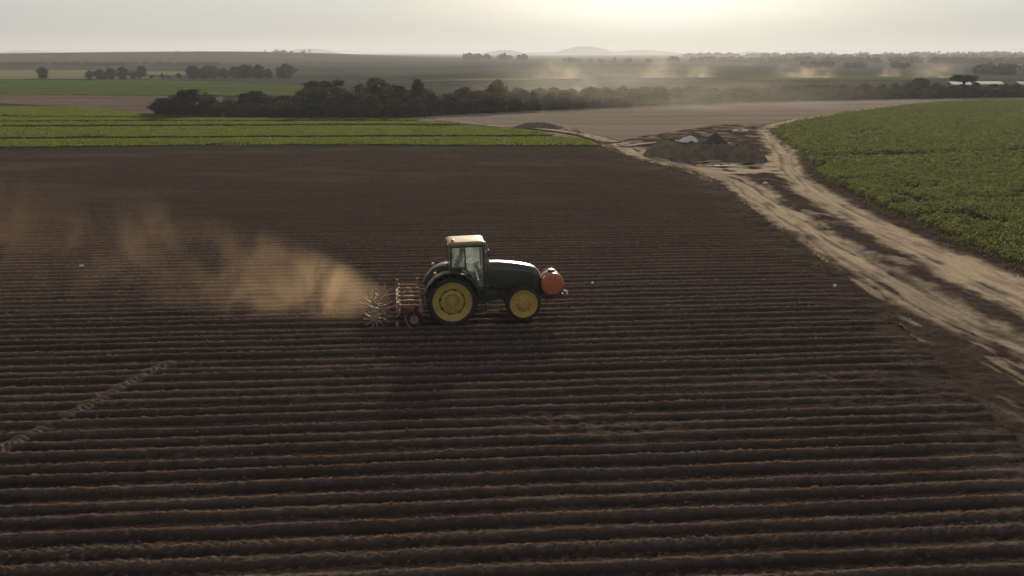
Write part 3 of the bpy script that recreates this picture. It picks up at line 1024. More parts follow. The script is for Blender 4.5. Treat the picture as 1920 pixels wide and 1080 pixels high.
# far-off woods that read as one mass
def wood_mass():
    Ps, Sz = [], []
    r = np.random.default_rng(77)
    def tree(x, y, hgt, wid, n=34):
        z = float(terrain(x, y)) - 0.3
        d_ = r.normal(size=(n, 3))
        d_ /= np.linalg.norm(d_, axis=1)[:, None]
        P = d_ * (0.6 + 0.45 * r.random((n, 1))) * np.array([wid / 2, wid / 2, hgt * 0.5]) + np.array([x, y, z + hgt * 0.52])
        Ps.append(P)
        Sz.append(np.full(n, wid * 0.34))
    def line(px0, px1, d0, d1, hgt, dens, rows=2, gap=0.0):
        xa, xb = (px0 - 960) / FPX * d0, (px1 - 960) / FPX * d1
        L = abs(xb - xa)
        for i in range(int(L / (hgt * 0.7) * dens)):
            f = r.random()
            if gap and vnoise(np.array([f * L / (hgt * 12)]), np.array([d0 * 0.37]))[0] < gap:
                continue
            for k_ in range(rows):
                y_ = d0 * (1 - f) + d1 * f + r.uniform(0, hgt * 4)
                tree(xa * (1 - f) + xb * f, y_, hgt * r.uniform(0.6, 1.25), hgt * r.uniform(0.9, 1.6))
    line(-60, 420, 780, 800, 2.6, 1.6, 2, 0.05)
    line(870, 1300, 1500, 1500, 8.0, 0.8, 2, 0.4)
    line(1050, 1300, 1150, 1100, 5.0, 0.5, 2, 0.5)
    line(1280, 2000, 2600, 2300, 10.0, 1.2, 3, 0.1)
    line(1420, 2000, 1800, 1500, 7.5, 1.1, 4, 0.15)
    line(1250, 2000, 1250, 1000, 5.5, 1.0, 4, 0.3)
    line(1450, 2000, 800, 640, 4.0, 0.9, 4, 0.35)
    line(1830, 2010, 520, 480, 5.5, 0.9, 3, 0.2)
    line(100, 600, 2200, 2000, 5, 0.5, 1, 0.5)
    P = np.concatenate(Ps)
    V, q = cards(P, np.concatenate(Sz), 0.1, 9, 0.8)
    o = np_mesh('distant_wood', V, q, MAT['leaf_far'], smooth=False)
    tag(o, 'hazy woods and hedges on the plain beyond the tree line', 'distant woods', kind='stuff')
wood_mass()

# ------------------------------------------------------------------ white-roofed sheds behind the tree line
MAT['white_roof'] = paint('white_sheet_roof', (0.58, 0.58, 0.56), 0.5, dirt=0.3)
MAT['shed_wall'] = paint('shed_wall', (0.5, 0.48, 0.43), 0.8, dirt=0.4)
MAT['shed_dark'] = paint('shed_opening', (0.03, 0.03, 0.03), 0.8)
def shed(px0, px1, d_, lab):
    xa, xb = (px0 - 960) / FPX * d_, (px1 - 960) / FPX * d_
    L, W = xb - xa, 6.0
    root = empty('farm_shed', ((xa + xb) / 2, d_, -0.1))
    MB().box((0, 0, 1.35), (L - 0.5, W - 0.8, 2.7)).build('wall', MAT['shed_wall'], root)
    rf = MB().prism([(-W / 2, 2.62), (0, 3.25), (W / 2, 2.62), (W / 2, 2.72), (0, 3.37), (-W / 2, 2.72)], -L / 2, L / 2)
    rf.v = [(y, x, z) for x, y, z in rf.v]
    rf.build('roof', MAT['white_roof'], root)
    k_ = int(L / 2.4)
    for i in range(k_):
        x_ = -L / 2 + L * (i + 0.5) / k_
        MB().box((x_, -(W - 0.8) / 2 - 0.02, 1.7), (1.3, 0.06, 0.8)).build('window', MAT['shed_dark'], root)
    tag(root, lab, 'shed', 'white roofed sheds behind the tree line')
shed(1762, 1800, 258, 'leftmost white roofed shed, left of the umbrella shaped tree')
shed(1812, 1858, 262, 'white roofed shed between the umbrella shaped tree and the last shed')
shed(1886, 1990, 259, 'white roofed shed at the right edge of the picture')

# ------------------------------------------------------------------ heaps by the junction
MAT['heap'] = soil_mat('heap_soil', (0.10, 0.072, 0.058), (0.22, 0.162, 0.130), scale=1.3, bump=1.0, bscale=6)
MAT['heap_green'] = soil_mat('weedy_heap_soil', (0.12, 0.10, 0.07), (0.24, 0.195, 0.14), scale=1.3, bump=1.0, bscale=6)
MAT['lime'] = soil_mat('white_lime', (0.6, 0.58, 0.54), (0.78, 0.76, 0.72), scale=2.0, bump=0.5)
MAT['net'] = soil_mat('dark_net_cover', (0.045, 0.055, 0.048), (0.085, 0.09, 0.075), scale=3.0, bump=0.8)


def heap(name, px, py, wx, wy, hgt, mat, lab, cat, grp, seed, z=-0.08, peak=2.0, at=None, above=None):
    gx_, gy_ = at or G(px, py)
    if not at:
        gy_ += wy / 2 * 0.8
    n_ = 60
    a = np.linspace(-1, 1, n_)
    YY, XX = np.meshgrid(a, a, indexing='ij')
    rr_ = np.sqrt(XX ** 2 + YY ** 2) * (1 + 0.35 * (fbm(XX * 1.5 + seed, YY * 1.5 + 3, 3) - 0.5))
    zz = hgt * np.clip(1 - rr_ ** peak, -0.06, 1) * (0.80 + 0.40 * fbm(XX * 2.2 + seed, YY * 2.2 + 8, 4)) + 0.42 * (fbm(XX * 6 + seed, YY * 6, 4) - 0.5) * np.clip(1.2 - rr_, 0, 1)
    V = np.stack([XX * wx / 2, YY * wy / 2, zz], -1).reshape(-1, 3)
    q = grid_quads(n_, n_)
    q = q[(V[q].mean(1)[:, 2] > -0.05) & (rr_.ravel()[q].mean(1) < 1.04)]
    if above:
        q = q[V[q].mean(1)[:, 2] > above * hgt * (0.85 + 0.3 * vnoise(V[q].mean(1)[:, 0] * 2.5, V[q].mean(1)[:, 1] * 2.5))]
    V, q, _ = compact(V, q)
    o = np_mesh(name, V, q, mat)
    o.location = (gx_, gy_, z)
    return tag(o, lab, cat, grp)


HG = 'earth heaps at the junction of the tracks'
heap('earth_heap', 1256, 295, 5.0, 4.6, 1.6, MAT['heap_green'], 'left weedy earth heap by the track junction', 'earth heap', HG, 1)
heap('earth_heap', 1292, 303, 3.2, 2.2, 1.1, MAT['heap'], 'low front mound between the weedy heap and the peaked heap', 'earth heap', HG, 2)
peaked = heap('earth_heap', 1346, 299, 5.0, 4.2, 2.5, MAT['heap'], 'tall pointed earth heap in the middle, under a dark cover', 'earth heap', HG, 3, peak=1.2)
heap('earth_heap', 1403, 304, 4.2, 3.4, 1.65, MAT['heap'], 'rounded earth heap on the right beside the sandy road', 'earth heap', HG, 4)
backheap = heap('earth_heap', 1310, 283, 6.0, 3.0, 1.35, MAT['heap_green'], 'long back heap under the white lime, left of the pointed heap', 'earth heap', HG, 5)
heap('earth_mound', 1010, 240.5, 7.5, 4, 0.75, MAT['heap'], 'low dark earth bank on the pale bare field above the track', 'earth bank', None, 6)
heap('lime_pile', 0, 0, 2.5, 1.7, 0.55, MAT['lime'], 'small white lime pile on top of the back heap', 'lime pile', None, 7, z=0.92, at=(backheap.location.x - 0.75, backheap.location.y - 0.1))
nc = heap('net_cover', 0, 0, 5.0, 4.2, 2.5, MAT['net'], 'dark green cover over the peak of the pointed heap', 'cover', None, 3, z=-0.03, peak=1.2, at=(peaked.location.x, peaked.location.y), above=0.62)
sol = nc.modifiers.new('thickness', 'SOLIDIFY')
sol.thickness = 0.03
sol.offset = 1.0
# weeds on the heaps
wp = []
for px, py, wd, hh, n_ in ((1256, 293, 2.2, 1.5, 700), (1310, 281, 2.6, 1.4, 500), (1403, 300, 1.9, 1.5, 260)):
    g = G(px, py)
    a = rng.random(n_) * 2 * PI
    q_ = np.sqrt(rng.random(n_))
    wp.append(np.stack([g[0] + wd * q_ * np.cos(a), g[1] + 1.9 + wd * 0.8 * q_ * np.sin(a), hh * (1 - q_ ** 2) + 0.12 * rng.random(n_)], -1))
V, q = cards(np.concatenate(wp), 0.26, 0.1, 55, 0.5)
tag(np_mesh('weeds', V, q, MAT['leaf_olive'], smooth=False), 'scattered weeds growing over the earth heaps', 'weeds', kind='stuff')


def sack(px, py, sx, sz, lab, grp, seed, mat='lime', name='white_sack', cat='sack'):
    g = G(px, py)
    r = np.random.default_rng(seed)
    m_ = MB()
    rings = []
    for i in range(7):
        f = i / 6
        s_ = math.sin(PI * (0.1 + 0.8 * f)) ** 0.5
        rings.append([(sx * (f - 0.5), sx * 0.33 * s_ * math.cos(2 * PI * k_ / 10) * (1 + 0.15 * r.normal()), sz * 0.5 + sz * 0.5 * s_ * math.sin(2 * PI * k_ / 10) * (1 + 0.1 * r.normal())) for k_ in range(10)])
    m_.loft(rings)
    o = m_.build(name, MAT[mat], smooth=70)
    o.location = (g[0], g[1], 0.0)
    o.rotation_euler = (0, 0, r.random() * 1.2)
    return tag(o, lab, cat, grp)


sack(1380, 249, 1.0, 0.5, 'left of two pale sacks on the dark soil behind the heaps', 'pale sacks behind the heaps', 1)
sack(1396, 249, 0.9, 0.45, 'right of two pale sacks on the dark soil behind the heaps', 'pale sacks behind the heaps', 2)
sack(153, 501, 0.20, 0.14, 'white stone lying in the ploughed field far left of the tractor', 'white stones in the ploughed field', 3, name='white_stone', cat='stone')
sack(1111, 534, 0.17, 0.15, 'white stone in the ploughed field just ahead of the orange tank', 'white stones in the ploughed field', 4, name='white_stone', cat='stone')
sack(1565, 539, 0.17, 0.15, 'white stone in the ploughed field beside the sandy track', 'white stones in the ploughed field', 5, name='white_stone', cat='stone')
sack(1435, 346, 0.4, 0.22, 'pale stone on the junction between the two sandy tracks', None, 6, name='pale_stone', cat='stone')
sack(1352, 312, 1.5, 0.12, 'flat pale patch of whitish sand before the pointed heap', None, 9, mat='shed_wall', name='pale_sand_patch', cat='sand patch')  # patch of whitish sand, built as a flattened lump

# ------------------------------------------------------------------ the tractor (x ahead, y away from the viewer's side, z up)
MAT['green_paint'] = paint('green_paint', (0.008, 0.021, 0.009), 0.36, coat=0.55, dirt=0.10, coat_r=0.25)
MAT['green_dark'] = paint('dark_green_castings', (0.014, 0.024, 0.014), 0.5, dirt=0.45)
MAT['yellow'] = paint('yellow_rim_paint', (0.46, 0.315, 0.05), 0.5, dirt=0.6, dscale=2.0, dirt_col=(0.27, 0.2, 0.11))
MAT['rubber'] = paint('tyre_rubber', (0.018, 0.018, 0.018), 0.85, dirt=0.35, dirt_col=(0.06, 0.042, 0.033))
MAT['black'] = paint('black_parts', (0.014, 0.014, 0.015), 0.5, dirt=0.3, dirt_col=(0.06, 0.045, 0.035))
MAT['cream'] = paint('cream_roof_paint', (0.30, 0.215, 0.09), 0.55, dirt=0.3, dirt_col=(0.4, 0.28, 0.17))
MAT['glass'] = glass_mat('cab_glass')
MAT['chrome'] = paint('exhaust_steel', (0.42, 0.40, 0.37), 0.3, metal=0.9, dirt=0.3)
MAT['seat'] = paint('blue_grey_seat_cloth', (0.06, 0.07, 0.10), 0.85, dirt=0.3)
MAT['orange'] = paint('orange_plastic', (0.46, 0.085, 0.028), 0.4, dirt=0.3, coat=0.8, coat_r=0.33, dirt_col=(0.3, 0.15, 0.09))
MAT['red_frame'] = paint('red_brown_frame_paint', (0.22, 0.075, 0.045), 0.5, dirt=0.75, dirt_col=(0.27, 0.19, 0.13))
MAT['steel'] = paint('worn_steel', (0.34, 0.25, 0.19), 0.5, metal=0.15, dirt=0.7, dirt_col=(0.24, 0.16, 0.11))
MAT['amber'] = paint('amber_lens', (0.6, 0.2, 0.03), 0.2, dirt=0.2)
MAT['lens'] = paint('lamp_lens', (0.7, 0.7, 0.66), 0.15, dirt=0.2)

TY = R(7.0)
ca, sa = math.cos(TY), math.sin(TY)
near = G(850, 609)                                            # under the near rear wheel
TX, TYY = near[0] - 1.0 * sa * 1.0 * -1 * -1, near[1] + 1.0 * ca
TX = near[0] - sa * 1.0
tractor = empty('tractor', (TX, TYY, -0.03), TY)
tractor.rotation_euler = (0, R(-1.6), TY)
tag(tractor, 'dark green farm tractor with yellow wheels and cream cab roof pulling an implement', 'tractor')


def wheel(x, y, z, Ro, Rr, wd, side, lugs):
    root = empty('rear_wheel' if Ro > 0.8 else 'front_wheel', (x, y, z), 0, tractor)
    s = side                                                   # +1: outer face towards +y
    ty = MB().lathe([(Rr, -wd * 0.42), (Rr + (Ro - Rr) * 0.45, -wd * 0.5), (Ro - 0.05, -wd * 0.46), (Ro - 0.02, -wd * 0.3), (Ro - 0.02, wd * 0.3), (Ro - 0.05, wd * 0.46), (Rr + (Ro - Rr) * 0.45, wd * 0.5), (Rr, wd * 0.42)], n=56, closed=True)
    for i in range(lugs):
        for sg in (-1, 1):
            q_ = 2 * PI * (i + (0.5 if sg > 0 else 0)) / lugs
            b = len(ty.v)
            m_ = MB().box((0, 0, 0), (0.055, wd * 0.56, 0.06), (0, 0, sg * 0.55))
            mt = Matrix.Rotation(q_, 4, 'Y') @ Matrix.Translation((0, sg * wd * 0.24, Ro - 0.005))
            ty.add([mt @ Vector(p) for p in m_.v], m_.f)
    ty.build('tyre', MAT['rubber'], root, smooth=45)
    rm = MB()
    if Ro > 0.8:
        prof = [(Rr + 0.012, 0.40 * wd), (Rr + 0.012, 0.45 * wd), (Rr - 0.02, 0.45 * wd), (Rr - 0.05, 0.36 * wd), (Rr * 0.68, 0.26 * wd), (Rr * 0.67, 0.0), (Rr * 0.605, 0.0), (Rr * 0.595, 0.20 * wd), (Rr * 0.42, 0.27 * wd), (Rr * 0.30, 0.16 * wd), (Rr * 0.24, 0.16 * wd), (Rr * 0.2, 0.42 * wd), (0.001, 0.44 * wd)]
    else:
        prof = [(Rr + 0.012, 0.40 * wd), (Rr + 0.012, 0.45 * wd), (Rr - 0.02, 0.45 * wd), (Rr - 0.06, 0.30 * wd), (Rr * 0.62, 0.24 * wd), (Rr * 0.55, 0.32 * wd), (Rr * 0.40, 0.34 * wd), (Rr * 0.34, 0.48 * wd), (Rr * 0.12, 0.52 * wd), (0.001, 0.53 * wd)]
    rm.lathe([(r, h * s) for r, h in prof], n=56, caps=False)
    rm.lathe([(Rr + 0.012, -0.40 * wd * s), (Rr + 0.012, -0.45 * wd * s), (Rr - 0.03, -0.44 * wd * s), (Rr - 0.04, 0.3 * wd * s)], n=56, caps=False)
    rm.build('rim', MAT['yellow'], root, smooth=35)
    bl = MB()
    nb, br = (10, Rr * 0.36) if Ro > 0.8 else (8, Rr * 0.47)
    for i in range(nb):
        q_ = 2 * PI * i / nb
        bl.lathe([(0.022, 0.0), (0.022, 0.05 * s), (0.001, 0.05 * s)], c=(br * math.cos(q_), (0.20 if Ro > 0.8 else 0.31) * wd * s, br * math.sin(q_)), n=6)
    if Ro > 0.8:
        for i in range(8):                                     # clamps holding the rim on its dish
            q_ = 2 * PI * (i + 0.3) / 8
            mt = Matrix.Rotation(q_, 4, 'Y') @ Matrix.Translation((0, 0.25 * wd * s, Rr * 0.64))
            bx = MB().box((0, 0, 0), (0.09, 0.06, 0.07))
            bl.add([mt @ Vector(p) for p in bx.v], bx.f)
    bl.build('wheel_bolts', MAT['green_dark'], root)
    return root


RW, FW = 0.97, 0.67
wheel(0, -0.90, RW - 0.02, RW, 0.755, 0.40, -1, 22)
wheel(0, 0.90, RW - 0.02, RW, 0.755, 0.40, 1, 22)
wheel(2.78, -0.86, FW + 0.03, FW, 0.535, 0.32, -1, 18)
wheel(2.78, 0.86, FW + 0.03, FW, 0.535, 0.32, 1, 18)

# chassis, axles, engine block
ch = MB()
ch.box((0.15, 0, 1.0), (1.15, 0.62, 0.62)).box((1.35, 0, 0.98), (1.7, 0.5, 0.5)).box((2.75, 0, 1.02), (1.6, 0.44, 0.42))
ch.tube([(0, -0.78, 0.95), (0, 0.78, 0.95)], 0.16, 14)
ch.tube([(2.78, -0.74, 0.70), (2.78, -0.2, 0.80), (2.78, 0.2, 0.80), (2.78, 0.74, 0.70)], 0.10, 10)
ch.box((2.78, 0, 0.84), (0.4, 0.34, 0.3))
ch.build('chassis', MAT['green_dark'], tractor, bevel=0.03)
en = MB().box((2.35, 0, 1.32), (1.5, 0.46, 0.5)).box((2.0, -0.26, 1.3), (0.5, 0.12, 0.36)).tube([(2.6, -0.27, 1.15), (2.6, -0.27, 1.45)], 0.07, 10)
en.build('engine', MAT['black'], tractor, bevel=0.02)

# bonnet: lofted, sloping to a rounded nose
def bonnet_ring(x, hw, zb, zt, crown):
    pts = []
    for a, b in ((-1, 0), (-1, 0.35), (-1, 0.68), (-0.94, 0.88), (-0.80, 0.975), (-0.4, 1.0), (0.4, 1.0), (0.80, 0.975), (0.94, 0.88), (1, 0.68), (1, 0.35), (1, 0)):
        pts.append((x, a * hw, zb + b * (zt - zb) + (crown if abs(a) < 0.5 else 0)))
    return pts
bo = MB().loft([bonnet_ring(1.46, 0.43, 1.30, 2.27, 0.015), bonnet_ring(1.9, 0.43, 1.32, 2.25, 0.02), bonnet_ring(2.4, 0.42, 1.34, 2.19, 0.02), bonnet_ring(2.85, 0.41, 1.30, 2.11, 0.02), bonnet_ring(3.2, 0.39, 1.22, 2.02, 0.02), bonnet_ring(3.38, 0.37, 1.12, 1.94, 0.015), bonnet_ring(3.50, 0.33, 1.06, 1.82, 0.01), bonnet_ring(3.555, 0.29, 1.06, 1.66, 0.0)])
bonnet = bo.build('bonnet', MAT['green_paint'], tractor, smooth=50)
gr = MB()
for s in (-1, 1):
    for i in range(7):
        gr.box((2.75 + i * 0.075, s * (0.418 - 0.004 * i), 1.68), (0.035, 0.012, 0.42 - 0.02 * i))
gr.build('side_grille', MAT['black'], bonnet)
MB().box((3.545, 0, 1.38), (0.03, 0.50, 0.5)).build('front_grille', MAT['black'], bonnet, bevel=0.008)
for s in (-1, 1):
    MB().lathe([(0.085, 0), (0.085, 0.05), (0.06, 0.06), (0.001, 0.065)], c=(3.50, s * 0.2, 1.70), axis='x', n=18).build('headlight', MAT['lens'], bonnet)

# cab
cab = empty('cab', (0, 0, 0), 0, tractor)
X0, X1, YW = 0.03, 1.28, 0.74
fr = MB()
ZB, ZT = 2.22, 3.06
for s in (-1, 1):
    fr.tube([(X0 - 0.04, s * YW, 1.75), (X0 + 0.02, s * (YW - 0.03), ZT)], 0.055, 4, twist=PI / 4)       # rear pillar
    fr.tube([(0.58, s * (YW + 0.01), 2.1), (0.57, s * (YW - 0.02), ZT)], 0.045, 4, twist=PI / 4)          # door pillar
    fr.tube([(X1 + 0.04, s * (YW - 0.16), 1.25), (X1, s * (YW - 0.06), ZT)], 0.05, 4, twist=PI / 4)       # front pillar
    fr.tube([(X0, s * (YW - 0.02), ZT - 0.02), (X1, s * (YW - 0.06), ZT - 0.02)], 0.055, 4, twist=PI / 4)
    fr.tube([(X0 - 0.03, s * YW, 2.20), (0.58, s * (YW + 0.01), 2.20)], 0.06, 4, twist=PI / 4)
    fr.tube([(0.58, s * (YW + 0.01), 2.18), (0.95, s * YW, 1.55), (1.12, s * (YW - 0.05), 1.35), (X1, s * (YW - 0.14), 1.30)], 0.045, 4, twist=PI / 4)
for x_, z_ in ((X0, ZT - 0.02), (X1, ZT - 0.02), (X0 - 0.03, 2.2), (X1 + 0.03, 1.75)):
    fr.tube([(x_, -YW + 0.05, z_), (x_, YW - 0.05, z_)], 0.05, 4, twist=PI / 4)
fr.build('cab_frame', MAT['green_dark'], cab, bevel=0.01)
fl = MB().box((0.7, 0, 1.22), (1.5, 1.2, 0.08)).box((X1 + 0.09, 0, 1.55), (0.10, 0.9, 0.6)).box((X0 - 0.03, 0, 1.72), (0.06, 1.3, 0.95)).box((0.2, -0.5, 1.75), (0.5, 0.22, 0.85)).box((0.2, 0.5, 1.75), (0.5, 0.22, 0.85))
fl.build('cab_floor', MAT['black'], cab, bevel=0.02)
def pane(pts, nm='window_pane'):
    n_ = Vector(pts[1]) - Vector(pts[0])
    m_ = Vector(pts[2]) - Vector(pts[0])
    nn = n_.cross(m_).normalized() * 0.004
    k_ = len(pts)
    vs_ = [Vector(p) + nn for p in pts] + [Vector(p) - nn for p in pts]
    fs_2 = [tuple(range(k_)), tuple(range(2 * k_ - 1, k_ - 1, -1))] + [(i, k_ + i, k_ + (i + 1) % k_, (i + 1) % k_) for i in range(k_)]
    return MB().add(vs_, fs_2).build(nm, MAT['glass'], cab)
for s in (-1, 1):
    pane([(X0 + 0.02, s * 0.725, 2.24), (0.54, s * 0.735, 2.24), (0.53, s * 0.71, 3.00), (X0 + 0.05, s * 0.70, 3.00)])
    pane([(0.62, s * 0.735, 2.22), (0.97, s * 0.725, 1.6), (1.12, s * 0.69, 1.40), (X1 - 0.02, s * 0.61, 1.37), (X1 - 0.03, s * 0.665, 3.00), (0.61, s * 0.705, 3.00)], 'door_pane')
pane([(X1 + 0.035, -0.54, 1.85), (X1 + 0.035, 0.54, 1.85), (X1 + 0.005, 0.62, 2.98), (X1 + 0.005, -0.62, 2.98)], 'windscreen')
pane([(X0 - 0.02, -0.68, 2.26), (X0 - 0.02, 0.68, 2.26), (X0 + 0.0, 0.66, 2.98), (X0 + 0.0, -0.66, 2.98)], 'rear_window')
def rr_ring(x0, x1, y, z, r_, n_=5):
    pts = []
    for cx, cy, a0 in ((x1 - r_, y - r_, 0), (x0 + r_, y - r_, 90), (x0 + r_, -y + r_, 180), (x1 - r_, -y + r_, 270)):
        for i in range(n_):
            a = R(a0 + 90 * i / (n_ - 1))
            pts.append((cx + r_ * math.cos(a), cy + r_ * math.sin(a), z))
    return pts
ro = MB().loft([rr_ring(X0 - 0.06, X1 + 0.06, 0.76, 3.07, 0.12), rr_ring(X0 - 0.08, X1 + 0.08, 0.78, 3.09, 0.14), rr_ring(X0 - 0.08, X1 + 0.08, 0.78, 3.17, 0.14), rr_ring(X0 - 0.05, X1 + 0.05, 0.74, 3.20, 0.16), rr_ring(X0 + 0.12, X1 - 0.15, 0.58, 3.22, 0.2)])
roof = ro.build('roof', MAT['cream'], cab, smooth=50)
MB().loft([rr_ring(X0 - 0.05, X1 + 0.05, 0.75, 3.00, 0.1), rr_ring(X0 - 0.05, X1 + 0.05, 0.75, 3.075, 0.1)]).build('roof_edge', MAT['black'], cab)
MB().lathe([(0.075, 0), (0.07, 0.03), (0.05, 0.09), (0.001, 0.11)], c=(X0 + 0.10, -0.50, 3.205), axis='z', n=16).build('beacon', MAT['amber'], roof)
for x_ in (X0 - 0.09, X1 + 0.09):
    for s in (-1, 1):
        MB().box((x_, s * 0.55, 3.13), (0.05, 0.2, 0.07)).build('work_light', MAT['lens'], roof, bevel=0.012)
ms = MB().tube([(X1 + 0.03, -0.70, 2.95), (X1 + 0.16, -0.98, 2.98), (X1 + 0.16, -0.98, 2.62)], 0.014, 6).box((X1 + 0.17, -1.0, 2.78), (0.05, 0.17, 0.30))
ms.build('mirror', MAT['black'], cab, bevel=0.01)
ms = MB().tube([(X1 + 0.03, 0.70, 2.95), (X1 + 0.16, 0.98, 2.98), (X1 + 0.16, 0.98, 2.62)], 0.014, 6).box((X1 + 0.17, 1.0, 2.78), (0.05, 0.17, 0.30))
ms.build('mirror', MAT['black'], cab, bevel=0.01)
# seat, steering column and wheel, console
se = MB().box((0.42, 0, 1.78), (0.5, 0.5, 0.16)).box((0.16, 0, 2.14), (0.15, 0.5, 0.70), (0, R(-8), 0)).box((0.10, 0, 2.60), (0.11, 0.28, 0.2), (0, R(-8), 0)).box((0.42, 0, 1.5), (0.34, 0.34, 0.45))
se.build('seat', MAT['seat'], cab, bevel=0.035)
sw = MB().tube([(1.30, 0, 1.3), (1.12, 0, 1.95), (1.06, 0, 2.10)], [0.09, 0.06, 0.03], 8)
ring = []
for i in range(25):
    a = 2 * PI * i / 24
    ring.append((1.04 + 0.11 * math.cos(a) * 1.0, 0.20 * math.sin(a), 2.13 + 0.155 * math.cos(a)))
sw.tube(ring, 0.017, 6, caps=False)
sw.tube([(1.04, -0.19, 2.13), (1.04, 0.19, 2.13)], 0.012, 6)
sw.build('steering_wheel', MAT['black'], cab)
MB().box((1.33, 0, 1.98), (0.16, 0.5, 0.22), (0, R(-25), 0)).box((0.62, -0.42, 2.0), (0.5, 0.14, 0.25)).build('console', MAT['lens'], cab, bevel=0.02)

# fenders
for s in (-1, 1):
    fe = MB()
    prof = [R(a) for a in (8, 25, 45, 65, 85, 105, 125, 145, 160)]
    out = [(1.12 * math.cos(a) + 0.0, 0.97 + 1.16 * math.sin(a)) for a in prof]
    inn = [(1.08 * math.cos(a), 0.97 + 1.12 * math.sin(a)) for a in prof]
    fe.prism(out + inn[::-1], s * 0.62, s * 1.12)
    fe.prism([(x_, z_ - 0.0) for x_, z_ in inn] + [(-0.5, 1.1), (0.6, 1.1)], s * 0.585, s * 0.618)
    fen = fe.build('fender', MAT['green_dark'], tractor, bevel=0.008, smooth=35)
    MB().tube([(-0.55, s * 0.72, 2.02), (-0.60, s * 0.72, 2.28), (-0.42, s * 0.72, 2.34), (-0.16, s * 0.74, 2.33)], 0.022, 8).build('handrail', MAT['cream'], fen)
    MB().box((-0.62, s * 0.92, 2.06), (0.09, 0.22, 0.13)).build('tail_light', MAT['amber'], fen, bevel=0.015)
# exhaust, steps, fuel tank
ex = MB().tube([(1.50, -0.46, 1.85), (1.48, -0.56, 2.2), (1.46, -0.58, 2.35)], 0.055, 12).tube([(1.46, -0.58, 2.33), (1.46, -0.58, 2.78)], 0.06, 14).tube([(1.46, -0.58, 2.76), (1.46, -0.58, 2.98), (1.42, -0.60, 3.08)], 0.034, 12)
ex.build('exhaust', MAT['chrome'], tractor, smooth=50)
ft = MB().prism([(1.0, 0.86), (1.72, 0.86), (1.76, 0.95), (1.76, 1.26), (0.96, 1.26), (0.96, 0.95)], -0.86, -0.30)
ft.build('fuel_tank', MAT['black'], tractor, bevel=0.05)
ft = MB().prism([(1.0, 0.80), (1.80, 0.80), (1.82, 0.95), (1.82, 1.26), (0.96, 1.26), (0.96, 0.95)], 0.30, 0.86)
ft.build('fuel_tank', MAT['black'], tractor, bevel=0.05)
for s in (-1, 1):
    sp = MB()
    for i in range(4):
        sp.box((1.12, s * (0.98 - 0.02 * i), 0.55 + 0.26 * i), (0.36, 0.18, 0.035))
    for dx in (-0.18, 0.18):
        sp.box((1.12 + dx, s * 0.96, 0.94), (0.03, 0.12, 0.84))
    sp.build('steps', MAT['black'], tractor)
# front bracket with weights
fb = MB().box((3.72, 0, 0.98), (0.5, 0.42, 0.16)).box((3.95, 0, 0.88), (0.86, 1.10, 0.08))
for s in (-1, 1):
    fb.box((3.95, s * 0.46, 0.93), (0.84, 0.08, 0.14)).tube([(3.50, s * 0.2, 1.1), (3.60, s * 0.42, 1.35), (3.62, s * 0.42, 0.95)], 0.03, 6)
for i in range(6):
    fb.box((3.90, -0.28 + i * 0.11, 0.76), (0.34, 0.085, 0.22))
fb.build('front_bracket', MAT['black'], tractor, bevel=0.012)
# rear hitch
hi = MB()
for s in (-1, 1):
    hi.tube([(-0.30, s * 0.32, 0.72), (-1.20, s * 0.42, 0.72)], 0.05, 8)
    hi.tube([(-0.35, s * 0.32, 1.42), (-0.75, s * 0.36, 0.75)], 0.035, 8)
hi.tube([(-0.40, 0, 1.30), (-1.22, 0, 1.28)], 0.045, 8).box((-0.5, 0, 1.1), (0.25, 0.4, 0.5))
hi.build('hitch_arms', MAT['steel'], tractor)

# ------------------------------------------------------------------ orange tank carried on the front bracket
def place(o, lx, ly, lz):
    o.location = (TX + lx * ca - ly * sa, TYY + lx * sa + ly * ca, -0.03 + lz)
    o.rotation_euler = (0, 0, TY)
tank = empty('spray_tank')
tag(tank, 'orange ribbed plastic tank with a black lid on the nose of the tractor', 'tank')
place(tank, 3.98, 0.02, 0.925)
rt, hl = 0.46, 0.52
tb = MB().lathe([(0.001, -hl - 0.012), (rt * 0.7, -hl - 0.01), (rt * 0.93, -hl + 0.0), (rt * 0.985, -hl + 0.025), (rt, -hl + 0.06), (rt, -0.22), (rt * 0.965, -0.20), (rt * 0.965, -0.16), (rt, -0.14), (rt, 0.14), (rt * 0.965, 0.16), (rt * 0.965, 0.2), (rt, 0.22), (rt, hl - 0.1), (rt * 0.97, hl - 0.05), (rt * 0.86, hl + 0.01), (rt * 0.55, hl + 0.045), (0.001, hl + 0.05)], c=(0, 0, rt + 0.02), n=44)
tb.v = [(x, y, max(z, 0.085)) for x, y, z in tb.v]
body = tb.build('tank_body', MAT['orange'], tank, smooth=50)
rib = MB()
for dx in (-0.15, 0, 0.15):
    rib.box((dx, -hl - 0.012, rt + 0.0), (0.035, 0.02, 0.62 if dx == 0 else 0.5))
rib.build('end_rib', MAT['orange'], body, bevel=0.006)
MB().lathe([(0.15, 0), (0.15, 0.035), (0.125, 0.05), (0.125, 0.09), (0.05, 0.10), (0.001, 0.10)], c=(0, -0.10, 2 * rt), axis='z', n=22).build('lid', MAT['black'], tank)
MB().lathe([(0.05, 0), (0.05, 0.07), (0.02, 0.08), (0.001, 0.08)], c=(0.05, 0.25, 2 * rt), axis='z', n=14).build('vent_cap', MAT['black'], tank)
MB().tube([(rt - 0.02, -hl + 0.02, 0.22), (rt + 0.09, -hl + 0.0, 0.20), (rt + 0.11, -hl, 0.08)], 0.045, 10).build('outlet_valve', MAT['lens'], tank)
sb = MB()
